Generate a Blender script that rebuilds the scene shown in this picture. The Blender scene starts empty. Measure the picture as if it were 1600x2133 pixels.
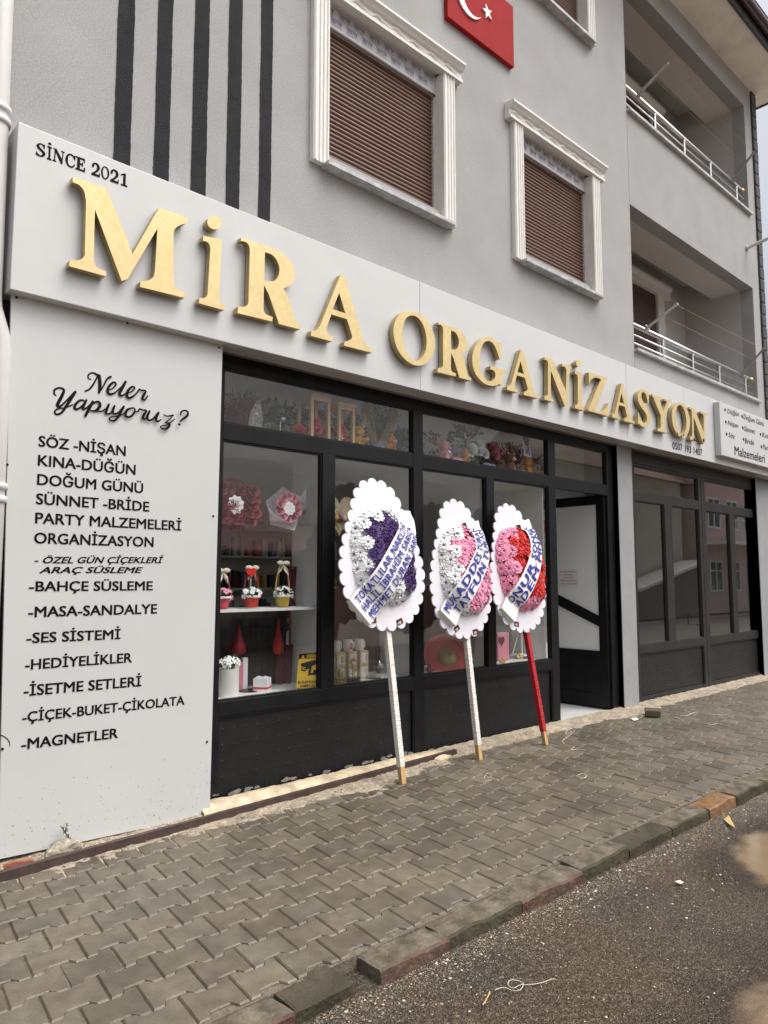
import bpy, math, random
from math import sin, cos, pi, radians
from mathutils import Vector, Matrix, noise
random.seed(7)
S = bpy.context.scene
C = S.collection

# ------------------------------------------------------------------ camera, sky, sun, exposure
F_PX, YAW, PITCH, ROLL = 1512.77, radians(42.5524), radians(5.2954), radians(0.0037)
CAM = Vector((0, -4.4, 1.5))
_f = Vector((sin(YAW)*cos(PITCH), cos(YAW)*cos(PITCH), sin(PITCH)))
_r = Vector((cos(YAW), -sin(YAW), 0)); _u = _r.cross(_f)
cd = bpy.data.cameras.new('camera'); cam = bpy.data.objects.new('camera', cd); C.objects.link(cam)
cd.sensor_fit = 'HORIZONTAL'; cd.sensor_width = 36; cd.lens = 36*F_PX/1600
cd.clip_start = 0.05; cd.clip_end = 2000
M4 = Matrix((_r, _u, -_f)).transposed().to_4x4(); M4.translation = CAM
cam.matrix_world = M4
S.camera = cam

SUN_EL, SUN_AZ = radians(62), radians(150)      # direction the light comes from (azimuth from +y towards +x)
w = bpy.data.worlds.new('World'); S.world = w; w.use_nodes = True
nt = w.node_tree; nt.nodes.clear()
sky = nt.nodes.new('ShaderNodeTexSky'); sky.sky_type = 'NISHITA'; sky.sun_disc = False
sky.sun_elevation = SUN_EL; sky.sun_rotation = SUN_AZ
sky.air_density = 1.0; sky.dust_density = 10.0; sky.ozone_density = 1.0
hs = nt.nodes.new('ShaderNodeHueSaturation'); hs.inputs['Saturation'].default_value = 0.42
bgn = nt.nodes.new('ShaderNodeBackground'); bgn.inputs['Strength'].default_value = 0.15
wo = nt.nodes.new('ShaderNodeOutputWorld')
nt.links.new(sky.outputs[0], hs.inputs['Color']); nt.links.new(hs.outputs[0], bgn.inputs['Color']); nt.links.new(bgn.outputs[0], wo.inputs[0])
sd = bpy.data.lights.new('sun', 'SUN'); sd.energy = 0.5; sd.angle = radians(60); sd.color = (.965, .985, 1)
sun = bpy.data.objects.new('sun', sd); C.objects.link(sun)
_d = Vector((sin(SUN_AZ)*cos(SUN_EL), cos(SUN_AZ)*cos(SUN_EL), sin(SUN_EL)))
sun.rotation_euler = _d.to_track_quat('Z', 'Y').to_euler()
sun.location = (0, -10, 30)
S.view_settings.view_transform = 'Standard'; S.view_settings.look = 'None'
S.view_settings.gamma = 1; S.view_settings.exposure = 0.58
S.cycles.max_bounces = 10; S.cycles.transparent_max_bounces = 24; S.cycles.caustics_reflective = False
S.cycles.caustics_refractive = False

# ------------------------------------------------------------------ helpers
def ray(px, py):
    return _r*((px-800)/F_PX) - _u*((py-1066.5)/F_PX) + _f
def P(px, py, Y=0.0):            # point of the plane y = Y seen at a photograph pixel
    d = ray(px, py); return CAM + d*((Y-CAM.y)/d.y)
def G(px, py, z=0.0):            # point of the level z seen at a photograph pixel
    d = ray(px, py); return CAM + d*((z-CAM.z)/d.z)
def PX(px, py, X):
    d = ray(px, py); return CAM + d*((X-CAM.x)/d.x)
R = random.uniform
def nz(x, y=0, z=0): return noise.noise(Vector((x, y, z)))

class B:
    def __init__(s): s.v = []; s.f = []; s.m = []
    def add(s, vs, fs, mi=0):
        o = len(s.v); s.v += [tuple(v) for v in vs]
        for f in fs: s.f.append([i+o for i in f]); s.m.append(mi)
        return s
    def quad(s, a, b, c, d, mi=0): return s.add([a, b, c, d], [(0, 1, 2, 3)], mi)
    def box(s, x0, x1, y0, y1, z0, z1, mi=0):
        if x0 > x1: x0, x1 = x1, x0
        if y0 > y1: y0, y1 = y1, y0
        if z0 > z1: z0, z1 = z1, z0
        v = [(x0,y0,z0),(x1,y0,z0),(x1,y1,z0),(x0,y1,z0),(x0,y0,z1),(x1,y0,z1),(x1,y1,z1),(x0,y1,z1)]
        return s.add(v, [(0,3,2,1),(4,5,6,7),(0,1,5,4),(1,2,6,5),(2,3,7,6),(3,0,4,7)], mi)
    def obox(s, c, ax, ay, az, mi=0):      # oriented box, half axes
        c = Vector(c); v = [c+ax*i+ay*j+az*k for k in (-1,1) for j in (-1,1) for i in (-1,1)]
        return s.add(v, [(0,2,3,1),(4,5,7,6),(0,1,5,4),(1,3,7,5),(3,2,6,7),(2,0,4,6)], mi)
    def prism(s, pts, vec, mi=0):
        n = len(pts); vec = Vector(vec); v = [Vector(p) for p in pts]; v += [p+vec for p in v]
        s.add(v, [tuple(range(n))[::-1], tuple(range(n, 2*n))] + [(i, (i+1) % n, n+(i+1) % n, n+i) for i in range(n)], mi)
        return s
    def tube(s, pts, r, n=8, mi=0, caps=True):
        pts = [Vector(p) for p in pts]; k = len(pts); vs = []; fs = []
        t0 = (pts[1]-pts[0]).normalized(); a = Vector((0,0,1)) if abs(t0.z) < .9 else Vector((1,0,0))
        u = t0.cross(a).normalized()
        for i, p in enumerate(pts):
            t = ((pts[min(i+1,k-1)]-pts[max(i-1,0)])); t = t.normalized() if t.length > 1e-9 else t0
            u = (u - t*u.dot(t)); u = u.normalized() if u.length > 1e-6 else t.orthogonal().normalized()
            w_ = t.cross(u); rr = r[i] if isinstance(r, (list, tuple)) else r
            vs += [p+(u*cos(2*pi*j/n)+w_*sin(2*pi*j/n))*rr for j in range(n)]
        for i in range(k-1):
            for j in range(n): fs.append((i*n+j, i*n+(j+1) % n, (i+1)*n+(j+1) % n, (i+1)*n+j))
        if caps: fs += [tuple(range(n))[::-1], tuple(range((k-1)*n, k*n))]
        return s.add(vs, fs, mi)
    def lathe(s, c, prof, n=20, mi=0, caps=True):
        c = Vector(c); vs = []; fs = []; k = len(prof)
        for (r, z) in prof: vs += [c+Vector((r*cos(2*pi*j/n), r*sin(2*pi*j/n), z)) for j in range(n)]
        for i in range(k-1):
            for j in range(n): fs.append((i*n+j, i*n+(j+1) % n, (i+1)*n+(j+1) % n, (i+1)*n+j))
        if caps: fs += [tuple(range(n))[::-1], tuple(range((k-1)*n, k*n))]
        return s.add(vs, fs, mi)
    def ell(s, c, rx, ry=None, rz=None, nu=14, nv=9, mi=0, rot=None):
        ry = ry or rx; rz = rz or rx; c = Vector(c); vs = []; fs = []
        for i in range(nv+1):
            th = pi*i/nv; rr = max(sin(th), 1e-3)
            for j in range(nu):
                q = Vector((rx*rr*cos(2*pi*j/nu), ry*rr*sin(2*pi*j/nu), -rz*cos(th)))
                if rot: q = rot @ q
                vs.append(c+q)
        for i in range(nv):
            for j in range(nu): fs.append((i*nu+j, i*nu+(j+1) % nu, (i+1)*nu+(j+1) % nu, (i+1)*nu+j))
        return s.add(vs, fs, mi)
    def build(s, name, mats, parent=None, smooth=False, bevel=0, loc=None):
        me = bpy.data.meshes.new(name); me.from_pydata(s.v, [], s.f)
        for m in (mats if isinstance(mats, (list, tuple)) else [mats]): me.materials.append(m)
        me.polygons.foreach_set('material_index', s.m)
        if smooth: me.polygons.foreach_set('use_smooth', [True]*len(me.polygons))
        me.update()
        o = bpy.data.objects.new(name, me); C.objects.link(o)
        if parent is not None: put(o, parent)
        if loc is not None: o.location = loc
        if bevel:
            md = o.modifiers.new('bevel', 'BEVEL'); md.width = bevel; md.segments = 2; md.limit_method = 'ANGLE'; md.angle_limit = radians(40)
        return o
def put(o, parent):
    o.parent = parent; p = parent; off = Vector((0,0,0)); loc = False
    while p is not None: off += p.location; loc = loc or bool(p.get('local')); p = p.parent
    o.location = (0,0,0) if loc else -off
def tag(o, label=None, cat=None, group=None, kind=None):
    if label: o['label'] = label
    if cat: o['category'] = cat
    if group: o['group'] = group
    if kind: o['kind'] = kind
    return o
def thing(name, label, cat, loc=(0,0,0), group=None, local=False, rz=0):
    o = bpy.data.objects.new(name, None); C.objects.link(o); o.location = loc; o.rotation_euler.z = rz
    o.empty_display_size = .1
    if local: o['local'] = 1
    return tag(o, label, cat, group)
def copy_tree(o, parent=None):
    c = o.copy(); C.objects.link(c); c.parent = parent
    for ch in list(o.children): copy_tree(ch, c)
    return c

# ------------------------------------------------------------------ materials
def mat(name, col, rough=.6, metal=0, spec=.5, var=0, vs=6, bump=0, bs=60, attr=None, col2=None, c2s=4, coat=0, stretch=None, detail=6, bdist=.01, sheen=0):
    m = bpy.data.materials.new(name); m.use_nodes = True; t = m.node_tree; N = t.nodes; L = t.links
    b = N['Principled BSDF']; b.inputs['Roughness'].default_value = rough; b.inputs['Metallic'].default_value = metal
    b.inputs['Specular IOR Level'].default_value = spec
    if coat: b.inputs['Coat Weight'].default_value = coat; b.inputs['Coat Roughness'].default_value = .15
    if sheen: b.inputs['Sheen Weight'].default_value = sheen
    tc = N.new('ShaderNodeTexCoord'); src = tc.outputs['Object']
    if stretch:
        mp = N.new('ShaderNodeMapping'); mp.inputs['Scale'].default_value = stretch; L.new(src, mp.inputs[0]); src = mp.outputs[0]
    rgb = N.new('ShaderNodeRGB'); rgb.outputs[0].default_value = (*col, 1); c = rgb.outputs[0]
    if col2:
        n2 = N.new('ShaderNodeTexNoise'); n2.inputs['Scale'].default_value = c2s; n2.inputs['Detail'].default_value = 8; n2.inputs['Roughness'].default_value = .65
        L.new(src, n2.inputs['Vector']); rp = N.new('ShaderNodeValToRGB'); rp.color_ramp.elements[0].position = .42; rp.color_ramp.elements[1].position = .62
        L.new(n2.outputs['Fac'], rp.inputs[0]); mx = N.new('ShaderNodeMix'); mx.data_type = 'RGBA'
        L.new(rp.outputs[0], mx.inputs[0]); L.new(c, mx.inputs[6]); mx.inputs[7].default_value = (*col2, 1); c = mx.outputs[2]
    if var:
        n1 = N.new('ShaderNodeTexNoise'); n1.inputs['Scale'].default_value = vs; n1.inputs['Detail'].default_value = detail; n1.inputs['Roughness'].default_value = .6
        L.new(src, n1.inputs['Vector']); mr = N.new('ShaderNodeMapRange'); mr.inputs[1].default_value = .3; mr.inputs[2].default_value = .7
        mr.inputs[3].default_value = 1-var; mr.inputs[4].default_value = 1+var; L.new(n1.outputs['Fac'], mr.inputs[0])
        mm = N.new('ShaderNodeVectorMath'); mm.operation = 'SCALE'; L.new(c, mm.inputs[0]); L.new(mr.outputs[0], mm.inputs['Scale']); c = mm.outputs[0]
    if attr:
        at = N.new('ShaderNodeAttribute'); at.attribute_name = attr
        mm = N.new('ShaderNodeVectorMath'); mm.operation = 'MULTIPLY'; L.new(c, mm.inputs[0]); L.new(at.outputs['Color'], mm.inputs[1]); c = mm.outputs[0]
    L.new(c, b.inputs['Base Color'])
    if bump:
        n3 = N.new('ShaderNodeTexNoise'); n3.inputs['Scale'].default_value = bs; n3.inputs['Detail'].default_value = 5
        L.new(src, n3.inputs['Vector']); bp = N.new('ShaderNodeBump'); bp.inputs['Strength'].default_value = bump; bp.inputs['Distance'].default_value = bdist
        L.new(n3.outputs['Fac'], bp.inputs['Height']); L.new(bp.outputs[0], b.inputs['Normal'])
    return m
def glassmat(name, ior=1.5, gain=2.1, tint=(.93,.96,.95), bump=0, bs=8, rough=0):
    m = bpy.data.materials.new(name); m.use_nodes = True; t = m.node_tree; N = t.nodes; L = t.links; N.clear()
    out = N.new('ShaderNodeOutputMaterial'); tr = N.new('ShaderNodeBsdfTransparent'); tr.inputs[0].default_value = (*tint, 1)
    gl = N.new('ShaderNodeBsdfGlossy'); gl.inputs['Roughness'].default_value = rough; fr = N.new('ShaderNodeFresnel'); fr.inputs[0].default_value = ior
    mu = N.new('ShaderNodeMath'); mu.operation = 'MULTIPLY'; mu.use_clamp = True; mu.inputs[1].default_value = gain; L.new(fr.outputs[0], mu.inputs[0])
    ge = N.new('ShaderNodeNewGeometry'); iv = N.new('ShaderNodeMath'); iv.operation = 'SUBTRACT'; iv.inputs[0].default_value = 1; L.new(ge.outputs['Backfacing'], iv.inputs[1])   # the inner skin of a pane adds no mirror of its own
    m2_ = N.new('ShaderNodeMath'); m2_.operation = 'MULTIPLY'; L.new(mu.outputs[0], m2_.inputs[0]); L.new(iv.outputs[0], m2_.inputs[1]); mu = m2_
    mx = N.new('ShaderNodeMixShader'); L.new(mu.outputs[0], mx.inputs[0]); L.new(tr.outputs[0], mx.inputs[1]); L.new(gl.outputs[0], mx.inputs[2]); L.new(mx.outputs[0], out.inputs[0])
    if bump:
        n3 = N.new('ShaderNodeTexNoise'); n3.inputs['Scale'].default_value = bs; tc = N.new('ShaderNodeTexCoord'); L.new(tc.outputs['Object'], n3.inputs['Vector'])
        bp = N.new('ShaderNodeBump'); bp.inputs['Strength'].default_value = bump; L.new(n3.outputs['Fac'], bp.inputs['Height']); L.new(bp.outputs[0], gl.inputs['Normal']); L.new(bp.outputs[0], fr.inputs['Normal'])
    return m
def panelmat(name, col, mode):          # embossed sheet metal: tiny studs or ribs and rows of raised diamonds
    m = mat(name, col, .42, 0, .28, var=.25, vs=5); t = m.node_tree; N = t.nodes; L = t.links; b = N['Principled BSDF']
    tc = N.new('ShaderNodeTexCoord'); sp = N.new('ShaderNodeSeparateXYZ'); L.new(tc.outputs['Object'], sp.inputs[0])
    def M(op, a, bb=None, c=None):
        n = N.new('ShaderNodeMath'); n.operation = op
        for i, q in enumerate((a, bb, c)):
            if q is None: continue
            if isinstance(q, (int, float)): n.inputs[i].default_value = q
            else: L.new(q, n.inputs[i])
        return n.outputs[0]
    x, z = sp.outputs[0], sp.outputs[2]
    k = 2*pi/.021
    if mode == 'stud': fine = M('MULTIPLY', M('SINE', M('MULTIPLY', x, k)), M('SINE', M('MULTIPLY', z, k)))
    else: fine = M('SINE', M('MULTIPLY', z, k*.9))
    p = .092
    fx = M('ABSOLUTE', M('SUBTRACT', M('FRACT', M('DIVIDE', x, p)), .5)); fz = M('ABSOLUTE', M('SUBTRACT', M('FRACT', M('DIVIDE', z, p*1.15)), .5))
    d = M('MAXIMUM', 0.0, M('SUBTRACT', 1.0, M('MULTIPLY', M('ADD', fx, fz), 5.5)))
    h = M('ADD', M('MULTIPLY', fine, .22), d)
    bp = N.new('ShaderNodeBump'); bp.inputs['Strength'].default_value = .7; bp.inputs['Distance'].default_value = .007
    L.new(h, bp.inputs['Height']); L.new(bp.outputs[0], b.inputs['Normal'])
    return m

MT = {}
def mk(k, *a, **kw): MT[k] = mat(k, *a, **kw)
mk('stucco', (.412,.412,.411), .92, spec=.2, var=.08, vs=1.8, bump=.55, bs=230, bdist=.006, col2=(.318,.319,.319), c2s=95)
mk('stripe', (.022,.023,.027), .85, spec=.25, var=.25, vs=8, bump=.9, bs=150, bdist=.012)
mk('column_plaster', (.33,.34,.35), .9, spec=.2, var=.08, vs=3, bump=.7, bs=160)
mk('balcony_plaster', (.52,.51,.50), .92, var=.06, vs=2, bump=.5, bs=180)
mk('ceiling_plaster', (.66,.63,.60), .9, var=.05, vs=2, bump=.3, bs=90)
mk('concrete', (.20,.185,.16), .9, var=.25, vs=5, bump=.5, bs=40)
mk('casing', (.74,.73,.70), .7, var=.07, vs=14, bump=.25, bs=60, stretch=(3,3,.6))
mk('marble', (.50,.50,.49), .45, var=.2, vs=9, bump=.15, bs=30, col2=(.34,.34,.34), c2s=10)
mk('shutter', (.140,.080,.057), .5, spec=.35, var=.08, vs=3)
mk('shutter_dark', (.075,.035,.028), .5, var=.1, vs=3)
mk('tape', (.66,.67,.68), .5, var=.12, vs=20)
mk('ink_blue', (.10,.13,.42), .6); mk('ink_grey', (.35,.36,.38), .6)
mk('guide', (.45,.44,.43), .6, var=.3, vs=25)
mk('panel_white', (.545,.56,.555), .30, spec=.5, var=.035, vs=.9, bump=.10, bs=3, bdist=.04)
mk('sign_white', (.56,.572,.57), .28, spec=.5, var=.03, vs=.9, bump=.10, bs=3, bdist=.04)
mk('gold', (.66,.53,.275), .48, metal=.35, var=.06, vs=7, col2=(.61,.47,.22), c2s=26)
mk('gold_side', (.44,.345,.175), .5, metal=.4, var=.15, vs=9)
mk('ink', (.008,.008,.009), .75, spec=.08)
mk('frame_black', (.009,.0095,.011), .38, spec=.22, var=.3, vs=6, bump=.05, bs=90)
mk('frame_grey', (.028,.027,.026), .42, spec=.25, var=.2, vs=6, bump=.05, bs=90)
MT['kick_stud'] = panelmat('kick_stud', (.0105,.011,.012), 'stud'); MT['kick_rib'] = panelmat('kick_rib', (.018,.0175,.017), 'rib')
MT['glass'] = glassmat('glass', gain=2.2, tint=(.985,.99,.987)); MT['glass_clear'] = glassmat('glass_clear', gain=1.25, tint=(.99,.99,.99)); MT['glass_mirror'] = glassmat('glass_mirror', gain=3.2, tint=(.93,.94,.93)); MT['glass_thin'] = glassmat('glass_thin', gain=1.2, tint=(.96,.97,.97)); MT['cellophane'] = glassmat('cellophane', gain=2.6, bump=.5, bs=14, rough=.06)
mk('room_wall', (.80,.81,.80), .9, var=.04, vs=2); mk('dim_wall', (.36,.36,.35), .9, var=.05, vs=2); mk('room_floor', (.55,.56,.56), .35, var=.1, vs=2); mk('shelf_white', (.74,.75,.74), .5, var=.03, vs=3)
mk('frosted', (.86,.88,.86), .5, var=.04, vs=1.5)
mk('steel', (.62,.62,.60), .28, metal=.9, var=.1, vs=10); mk('brass', (.60,.42,.16), .3, metal=.9); mk('galv', (.42,.41,.40), .45, metal=.6, var=.2, vs=12)
mk('flag_red', (.33,.016,.018), .7, spec=.12, var=.08, vs=7); mk('white_paint', (.80,.80,.79), .5, var=.03, vs=10)
mk('gutter', (.050,.016,.020), .35, coat=.3, var=.2, vs=5); mk('fascia', (.06,.06,.06), .6, var=.2)
mk('soffit', (.88,.81,.73), .85, var=.10, vs=2.5)
mk('quoin', (.060,.062,.066), .85, var=.25, vs=9, bump=.5, bs=60)
mk('pvc', (.60,.59,.58), .5, var=.06, vs=6)
mk('lamp_glass', (.26,.25,.23), .3, var=.2, vs=20)
mk('paver', (.130,.112,.083), .44, spec=.5, col2=(.094,.081,.060), c2s=1.7, var=.28, vs=11, bump=.55, bs=130, attr='tone', bdist=.006, detail=9)
mk('bed', (.135,.115,.085), .95, var=.4, vs=50, bump=.8, bs=90)
mk('sand', (.37,.315,.235), .95, var=.30, vs=28, bump=.9, bs=110, col2=(.24,.20,.15), c2s=9)
mk('pebble', (.36,.31,.25), .75, attr='tone')
mk('kerb', (.150,.130,.100), .9, spec=.25, var=.40, vs=12, bump=1, bs=55, col2=(.090,.076,.050), c2s=5)
mk('kerb_moss', (.070,.062,.043), .92, spec=.2, var=.45, vs=14, bump=1, bs=55, col2=(.038,.038,.022), c2s=7); mk('kerb_dark', (.078,.067,.050), .92, spec=.2, var=.4, vs=12, bump=.9, bs=55, col2=(.040,.037,.024), c2s=6)
mk('kerb_red', (.082,.036,.029), .7, var=.4, vs=10, bump=.9, bs=55, col2=(.085,.055,.038), c2s=6)
mk('kerb_yellow', (.20,.098,.024), .6, var=.4, vs=10, bump=.8, bs=55, col2=(.15,.085,.045), c2s=9)
mk('water', (.225,.165,.105), .06, spec=.5, var=.10, vs=2.5, bump=.05, bs=18)
mk('foam', (.56,.47,.33), .9, var=.25, vs=10, bump=.9, bs=25, col2=(.40,.33,.23), c2s=6)
mk('mortar', (.20,.19,.175), .95, var=.3, vs=20, bump=.9, bs=40)
mk('rail', (.055,.034,.030), .55, var=.35, vs=14, bump=.3, bs=50)
mk('terracotta', (.26,.085,.045), .8, var=.2, vs=16, bump=.4, bs=60)
mk('stone', (.36,.32,.25), .95, var=.35, vs=30, bump=1, bs=60, col2=(.22,.19,.14), c2s=18)
mk('twig', (.07,.055,.05), .9); mk('string', (.62,.57,.47), .8); mk('wood', (.50,.33,.14), .7, var=.25, vs=10, stretch=(6,6,1), bump=.2)
mk('board', (.68,.67,.72), .45, var=.015, vs=3); mk('ribbon', (.80,.79,.77), .6, var=.04, vs=5, bump=.15, bs=12); mk('ribbon_ink', (.020,.028,.30), .5)
mk('cloth_white', (.74,.71,.66), .85, var=.14, vs=16, stretch=(1,1,4), bump=.7, bs=22, bdist=.02); mk('cloth_red', (.42,.012,.022), .8, var=.18, vs=16, stretch=(1,1,4), bump=.7, bs=22, bdist=.02)
for k, c in dict(white=(.86,.87,.88), purple=(.042,.005,.118), pink=(.84,.34,.51), red=(.62,.016,.014), rose=(.55,.20,.27), rose_red=(.20,.020,.028), coral=(.60,.09,.075), cream=(.72,.66,.55), grey=(.30,.31,.31), yellow=(.62,.46,.10)).items():
    mk('petal_'+k, c, .65, var=.10, vs=25)
mk('pistil', (.045,.075,.030), .7); mk('leaf', (.06,.14,.05), .55, var=.35, vs=12); mk('leaf_grey', (.32,.37,.33), .7, var=.3, vs=12); mk('straw', (.50,.36,.13), .8, var=.25, vs=14)
mk('dry_plum', (.26,.10,.13), .9, var=.3, vs=20); mk('dry_red', (.30,.10,.09), .9, var=.3, vs=20); mk('dry_grey', (.20,.22,.23), .9, var=.3, vs=20); mk('dry_brown', (.26,.13,.07), .9, var=.3, vs=20)
mk('basket_red', (.47,.035,.022), .55, var=.2, vs=30, bump=.9, bs=45); mk('basket_yellow', (.50,.36,.055), .55, var=.2, vs=30, bump=.9, bs=45); mk('basket_pink', (.50,.06,.09), .55, var=.2, vs=30, bump=.9, bs=45)
for k, c in dict(orange=(.62,.24,.035), brown=(.17,.09,.05), pinkp=(.62,.30,.32), greyp=(.30,.31,.33), lilac=(.30,.27,.48), amber=(.55,.30,.05)).items():
    mk('plush_'+k, c, .95, var=.15, vs=40, bump=.6, bs=140, sheen=.4)
mk('plush_white', (.74,.73,.70), .95, bump=.5, bs=140); mk('black_gloss', (.01,.01,.01), .2); mk('black_wire', (.012,.012,.013), .5)
mk('light_wood', (.52,.38,.22), .65, var=.18, vs=9, stretch=(5,5,1), bump=.15)
mk('maroon', (.10,.018,.026), .75, var=.35, vs=4, bump=.4, bs=12); mk('red_tulle', (.26,.010,.018), .55, var=.3, vs=14, bump=.6, bs=30); mk('glitter_red', (.42,.03,.025), .35, var=.6, vs=120, bump=.9, bs=200); mk('old_gold', (.32,.235,.085), .35, metal=.6, var=.15)
mk('blue_plastic', (.018,.026,.11), .4); mk('warn_yellow', (.66,.43,.030), .5, var=.04); mk('ceramic', (.74,.73,.70), .25); mk('kraft', (.62,.52,.36), .7, var=.1); mk('pink_card', (.62,.22,.30), .6, var=.08); mk('paper', (.78,.78,.80), .7)
mk('wove_grey', (.28,.29,.30), .8, var=.35, vs=40, bump=.9, bs=60); mk('green_glass', (.02,.09,.045), .15); mk('soil', (.06,.045,.03), .95)
mk('house_beige', (.66,.62,.52), .9, var=.10, vs=1.5); mk('house_pink', (.66,.47,.43), .9, var=.08, vs=1.5); mk('roof_maroon', (.20,.045,.055), .6, var=.25, vs=2); mk('roof_tile', (.20,.11,.075), .85, var=.3, vs=3); mk('dark_wall', (.05,.045,.042), .9, var=.3); mk('win_dark', (.10,.11,.12), .15)
mk('ground', (.30,.28,.24), .95, var=.3, vs=.6)
X = lambda *k: [MT[q] for q in k]

# ------------------------------------------------------------------ lettering
_cap = None
def text_geo(body, weight=0.0, res=3, sp=1.0):
    """flat letters of the built-in font: 2-D points, faces; cap height 1"""
    global _cap
    def run(t, wgt):
        cu = bpy.data.curves.new('t', 'FONT'); cu.body = t; cu.offset = wgt; cu.resolution_u = res; cu.space_character = sp
        o = bpy.data.objects.new('t', cu); C.objects.link(o)
        dg = bpy.context.evaluated_depsgraph_get(); dg.update(); me = o.evaluated_get(dg).to_mesh()
        vs = [v.co.copy() for v in me.vertices]; fs = [tuple(p.vertices) for p in me.polygons]
        o.evaluated_get(dg).to_mesh_clear(); bpy.data.objects.remove(o); bpy.data.curves.remove(cu)
        return vs, fs
    if _cap is None:
        v, f = run('H', 0); _cap = max(p.y for p in v)
    v, f = run(body, weight)
    return [(p.x/_cap, p.y/_cap) for p in v], f
def text_on(b, body, L, Rr, cap, Y, mi=0, weight=.02, slant=0, flip=False):
    """letters on the upright plane y=Y: baseline from L to Rr (photo pixels), cap height in pixels at L"""
    a = P(L[0], L[1], Y); e = P(Rr[0], Rr[1], Y); h = P(L[0], L[1]-cap, Y).z - a.z
    text_xz(b, body, a, e, h, Y, mi, weight, slant, flip)
def text_xz(b, body, a, e, h, Y, mi=0, weight=.02, slant=0, flip=False):
    v, f = text_geo(body); v = [(x+slant*y, y) for x, y in v]; w = weight*.9
    x0 = min(p[0] for p in v)-w; x1 = max(p[0] for p in v)+w
    for k, (dx, dy) in enumerate(((0,0), (w,.6*w), (-w,.6*w), (w,-.6*w), (-w,-.6*w)) if weight > .005 else ((0,0),)):   # a heavier face: five thin layers
        out = []
        for (x, y) in v:
            s = (x+dx-x0)/(x1-x0); yy = (y+dy)/(1+.8*w)
            if flip: s = 1-s; yy = 1-yy
            out.append((a.x+(e.x-a.x)*s, Y-.00012*k, a.z+(e.z-a.z)*s+h*yy))
        b.add(out, f, mi)
def smooth_path(pts, n=6):
    k = len(pts); out = []
    V = [Vector(p[:2]) for p in pts]; sm = [len(p) > 2 for p in pts]
    for i in range(k):
        a, c = V[i], V[(i+1) % k]; seg = (c-a).length
        if not sm[i] and not sm[(i+1) % k]: out.append(a); continue
        def tan(j, d):
            if not sm[j]: return d
            p, q = V[j-1], V[(j+1) % k]; t = (q-V[j]).normalized()+(V[j]-p).normalized(); return t.normalized() if t.length > 1e-6 else d
        d = (c-a).normalized(); ta, tc = tan(i, d)*seg, tan((i+1) % k, d)*seg
        for s in range(n):
            u = s/n; out.append(a*(2*u**3-3*u*u+1)+ta*(u**3-2*u*u+u)+c*(-2*u**3+3*u*u)+tc*(u**3-u*u))
    return out
def solid(loops, y0, y1):
    """letter solid: loops are lists of (x,z); front at y0 (towards the street), back at y1"""
    cu = bpy.data.curves.new('t', 'CURVE'); cu.dimensions = '2D'; cu.fill_mode = 'BOTH'; cu.extrude = abs(y1-y0)/2
    for lp in loops:
        s = cu.splines.new('POLY'); s.points.add(len(lp)-1); s.use_cyclic_u = True
        for i, p in enumerate(lp): s.points[i].co = (p[0], p[1], 0, 1)
    o = bpy.data.objects.new('t', cu); C.objects.link(o); dg = bpy.context.evaluated_depsgraph_get(); dg.update()
    me = o.evaluated_get(dg).to_mesh(); ym = (y0+y1)/2
    vs = [(v.co.x, ym-v.co.z, v.co.y) for v in me.vertices]; fs = [tuple(p.vertices) for p in me.polygons]
    o.evaluated_get(dg).to_mesh_clear(); bpy.data.objects.remove(o); bpy.data.curves.remove(cu)
    return vs, fs
def stroke(b, pts, Y, mi=0, n=6, closed_ends=True):
    """brush stroke on the plane y=Y through (x, z, half width)"""
    V = [Vector(p) for p in pts]; k = len(V); Q = []
    for i in range(k-1):
        p0, p1, p2, p3 = V[max(i-1,0)], V[i], V[i+1], V[min(i+2,k-1)]
        for s in range(n):
            u = s/n; Q.append(.5*((2*p1)+(p2-p0)*u+(2*p0-5*p1+4*p2-p3)*u*u+(-p0+3*p1-3*p2+p3)*u**3))
    Q.append(V[-1]); vs = []; m = len(Q)
    for i, q in enumerate(Q):
        t = Q[min(i+1,m-1)]-Q[max(i-1,0)]; t.z = 0; t.normalize(); nn = Vector((-t.y, t.x)); yy = Y-.0006*i/m
        vs += [(q.x+nn.x*q.z, yy, q.y+nn.y*q.z), (q.x-nn.x*q.z, yy, q.y-nn.y*q.z)]
    b.add(vs, [(2*i, 2*i+1, 2*i+3, 2*i+2) for i in range(m-1)], mi)
    for q, yy in ((Q[0], Y), (Q[-1], Y-.0006)):
        b.add([(q.x+q.z*.98*cos(a*pi/6), yy-.0003, q.y+q.z*.98*sin(a*pi/6)) for a in range(12)], [tuple(range(12))], mi)

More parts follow.
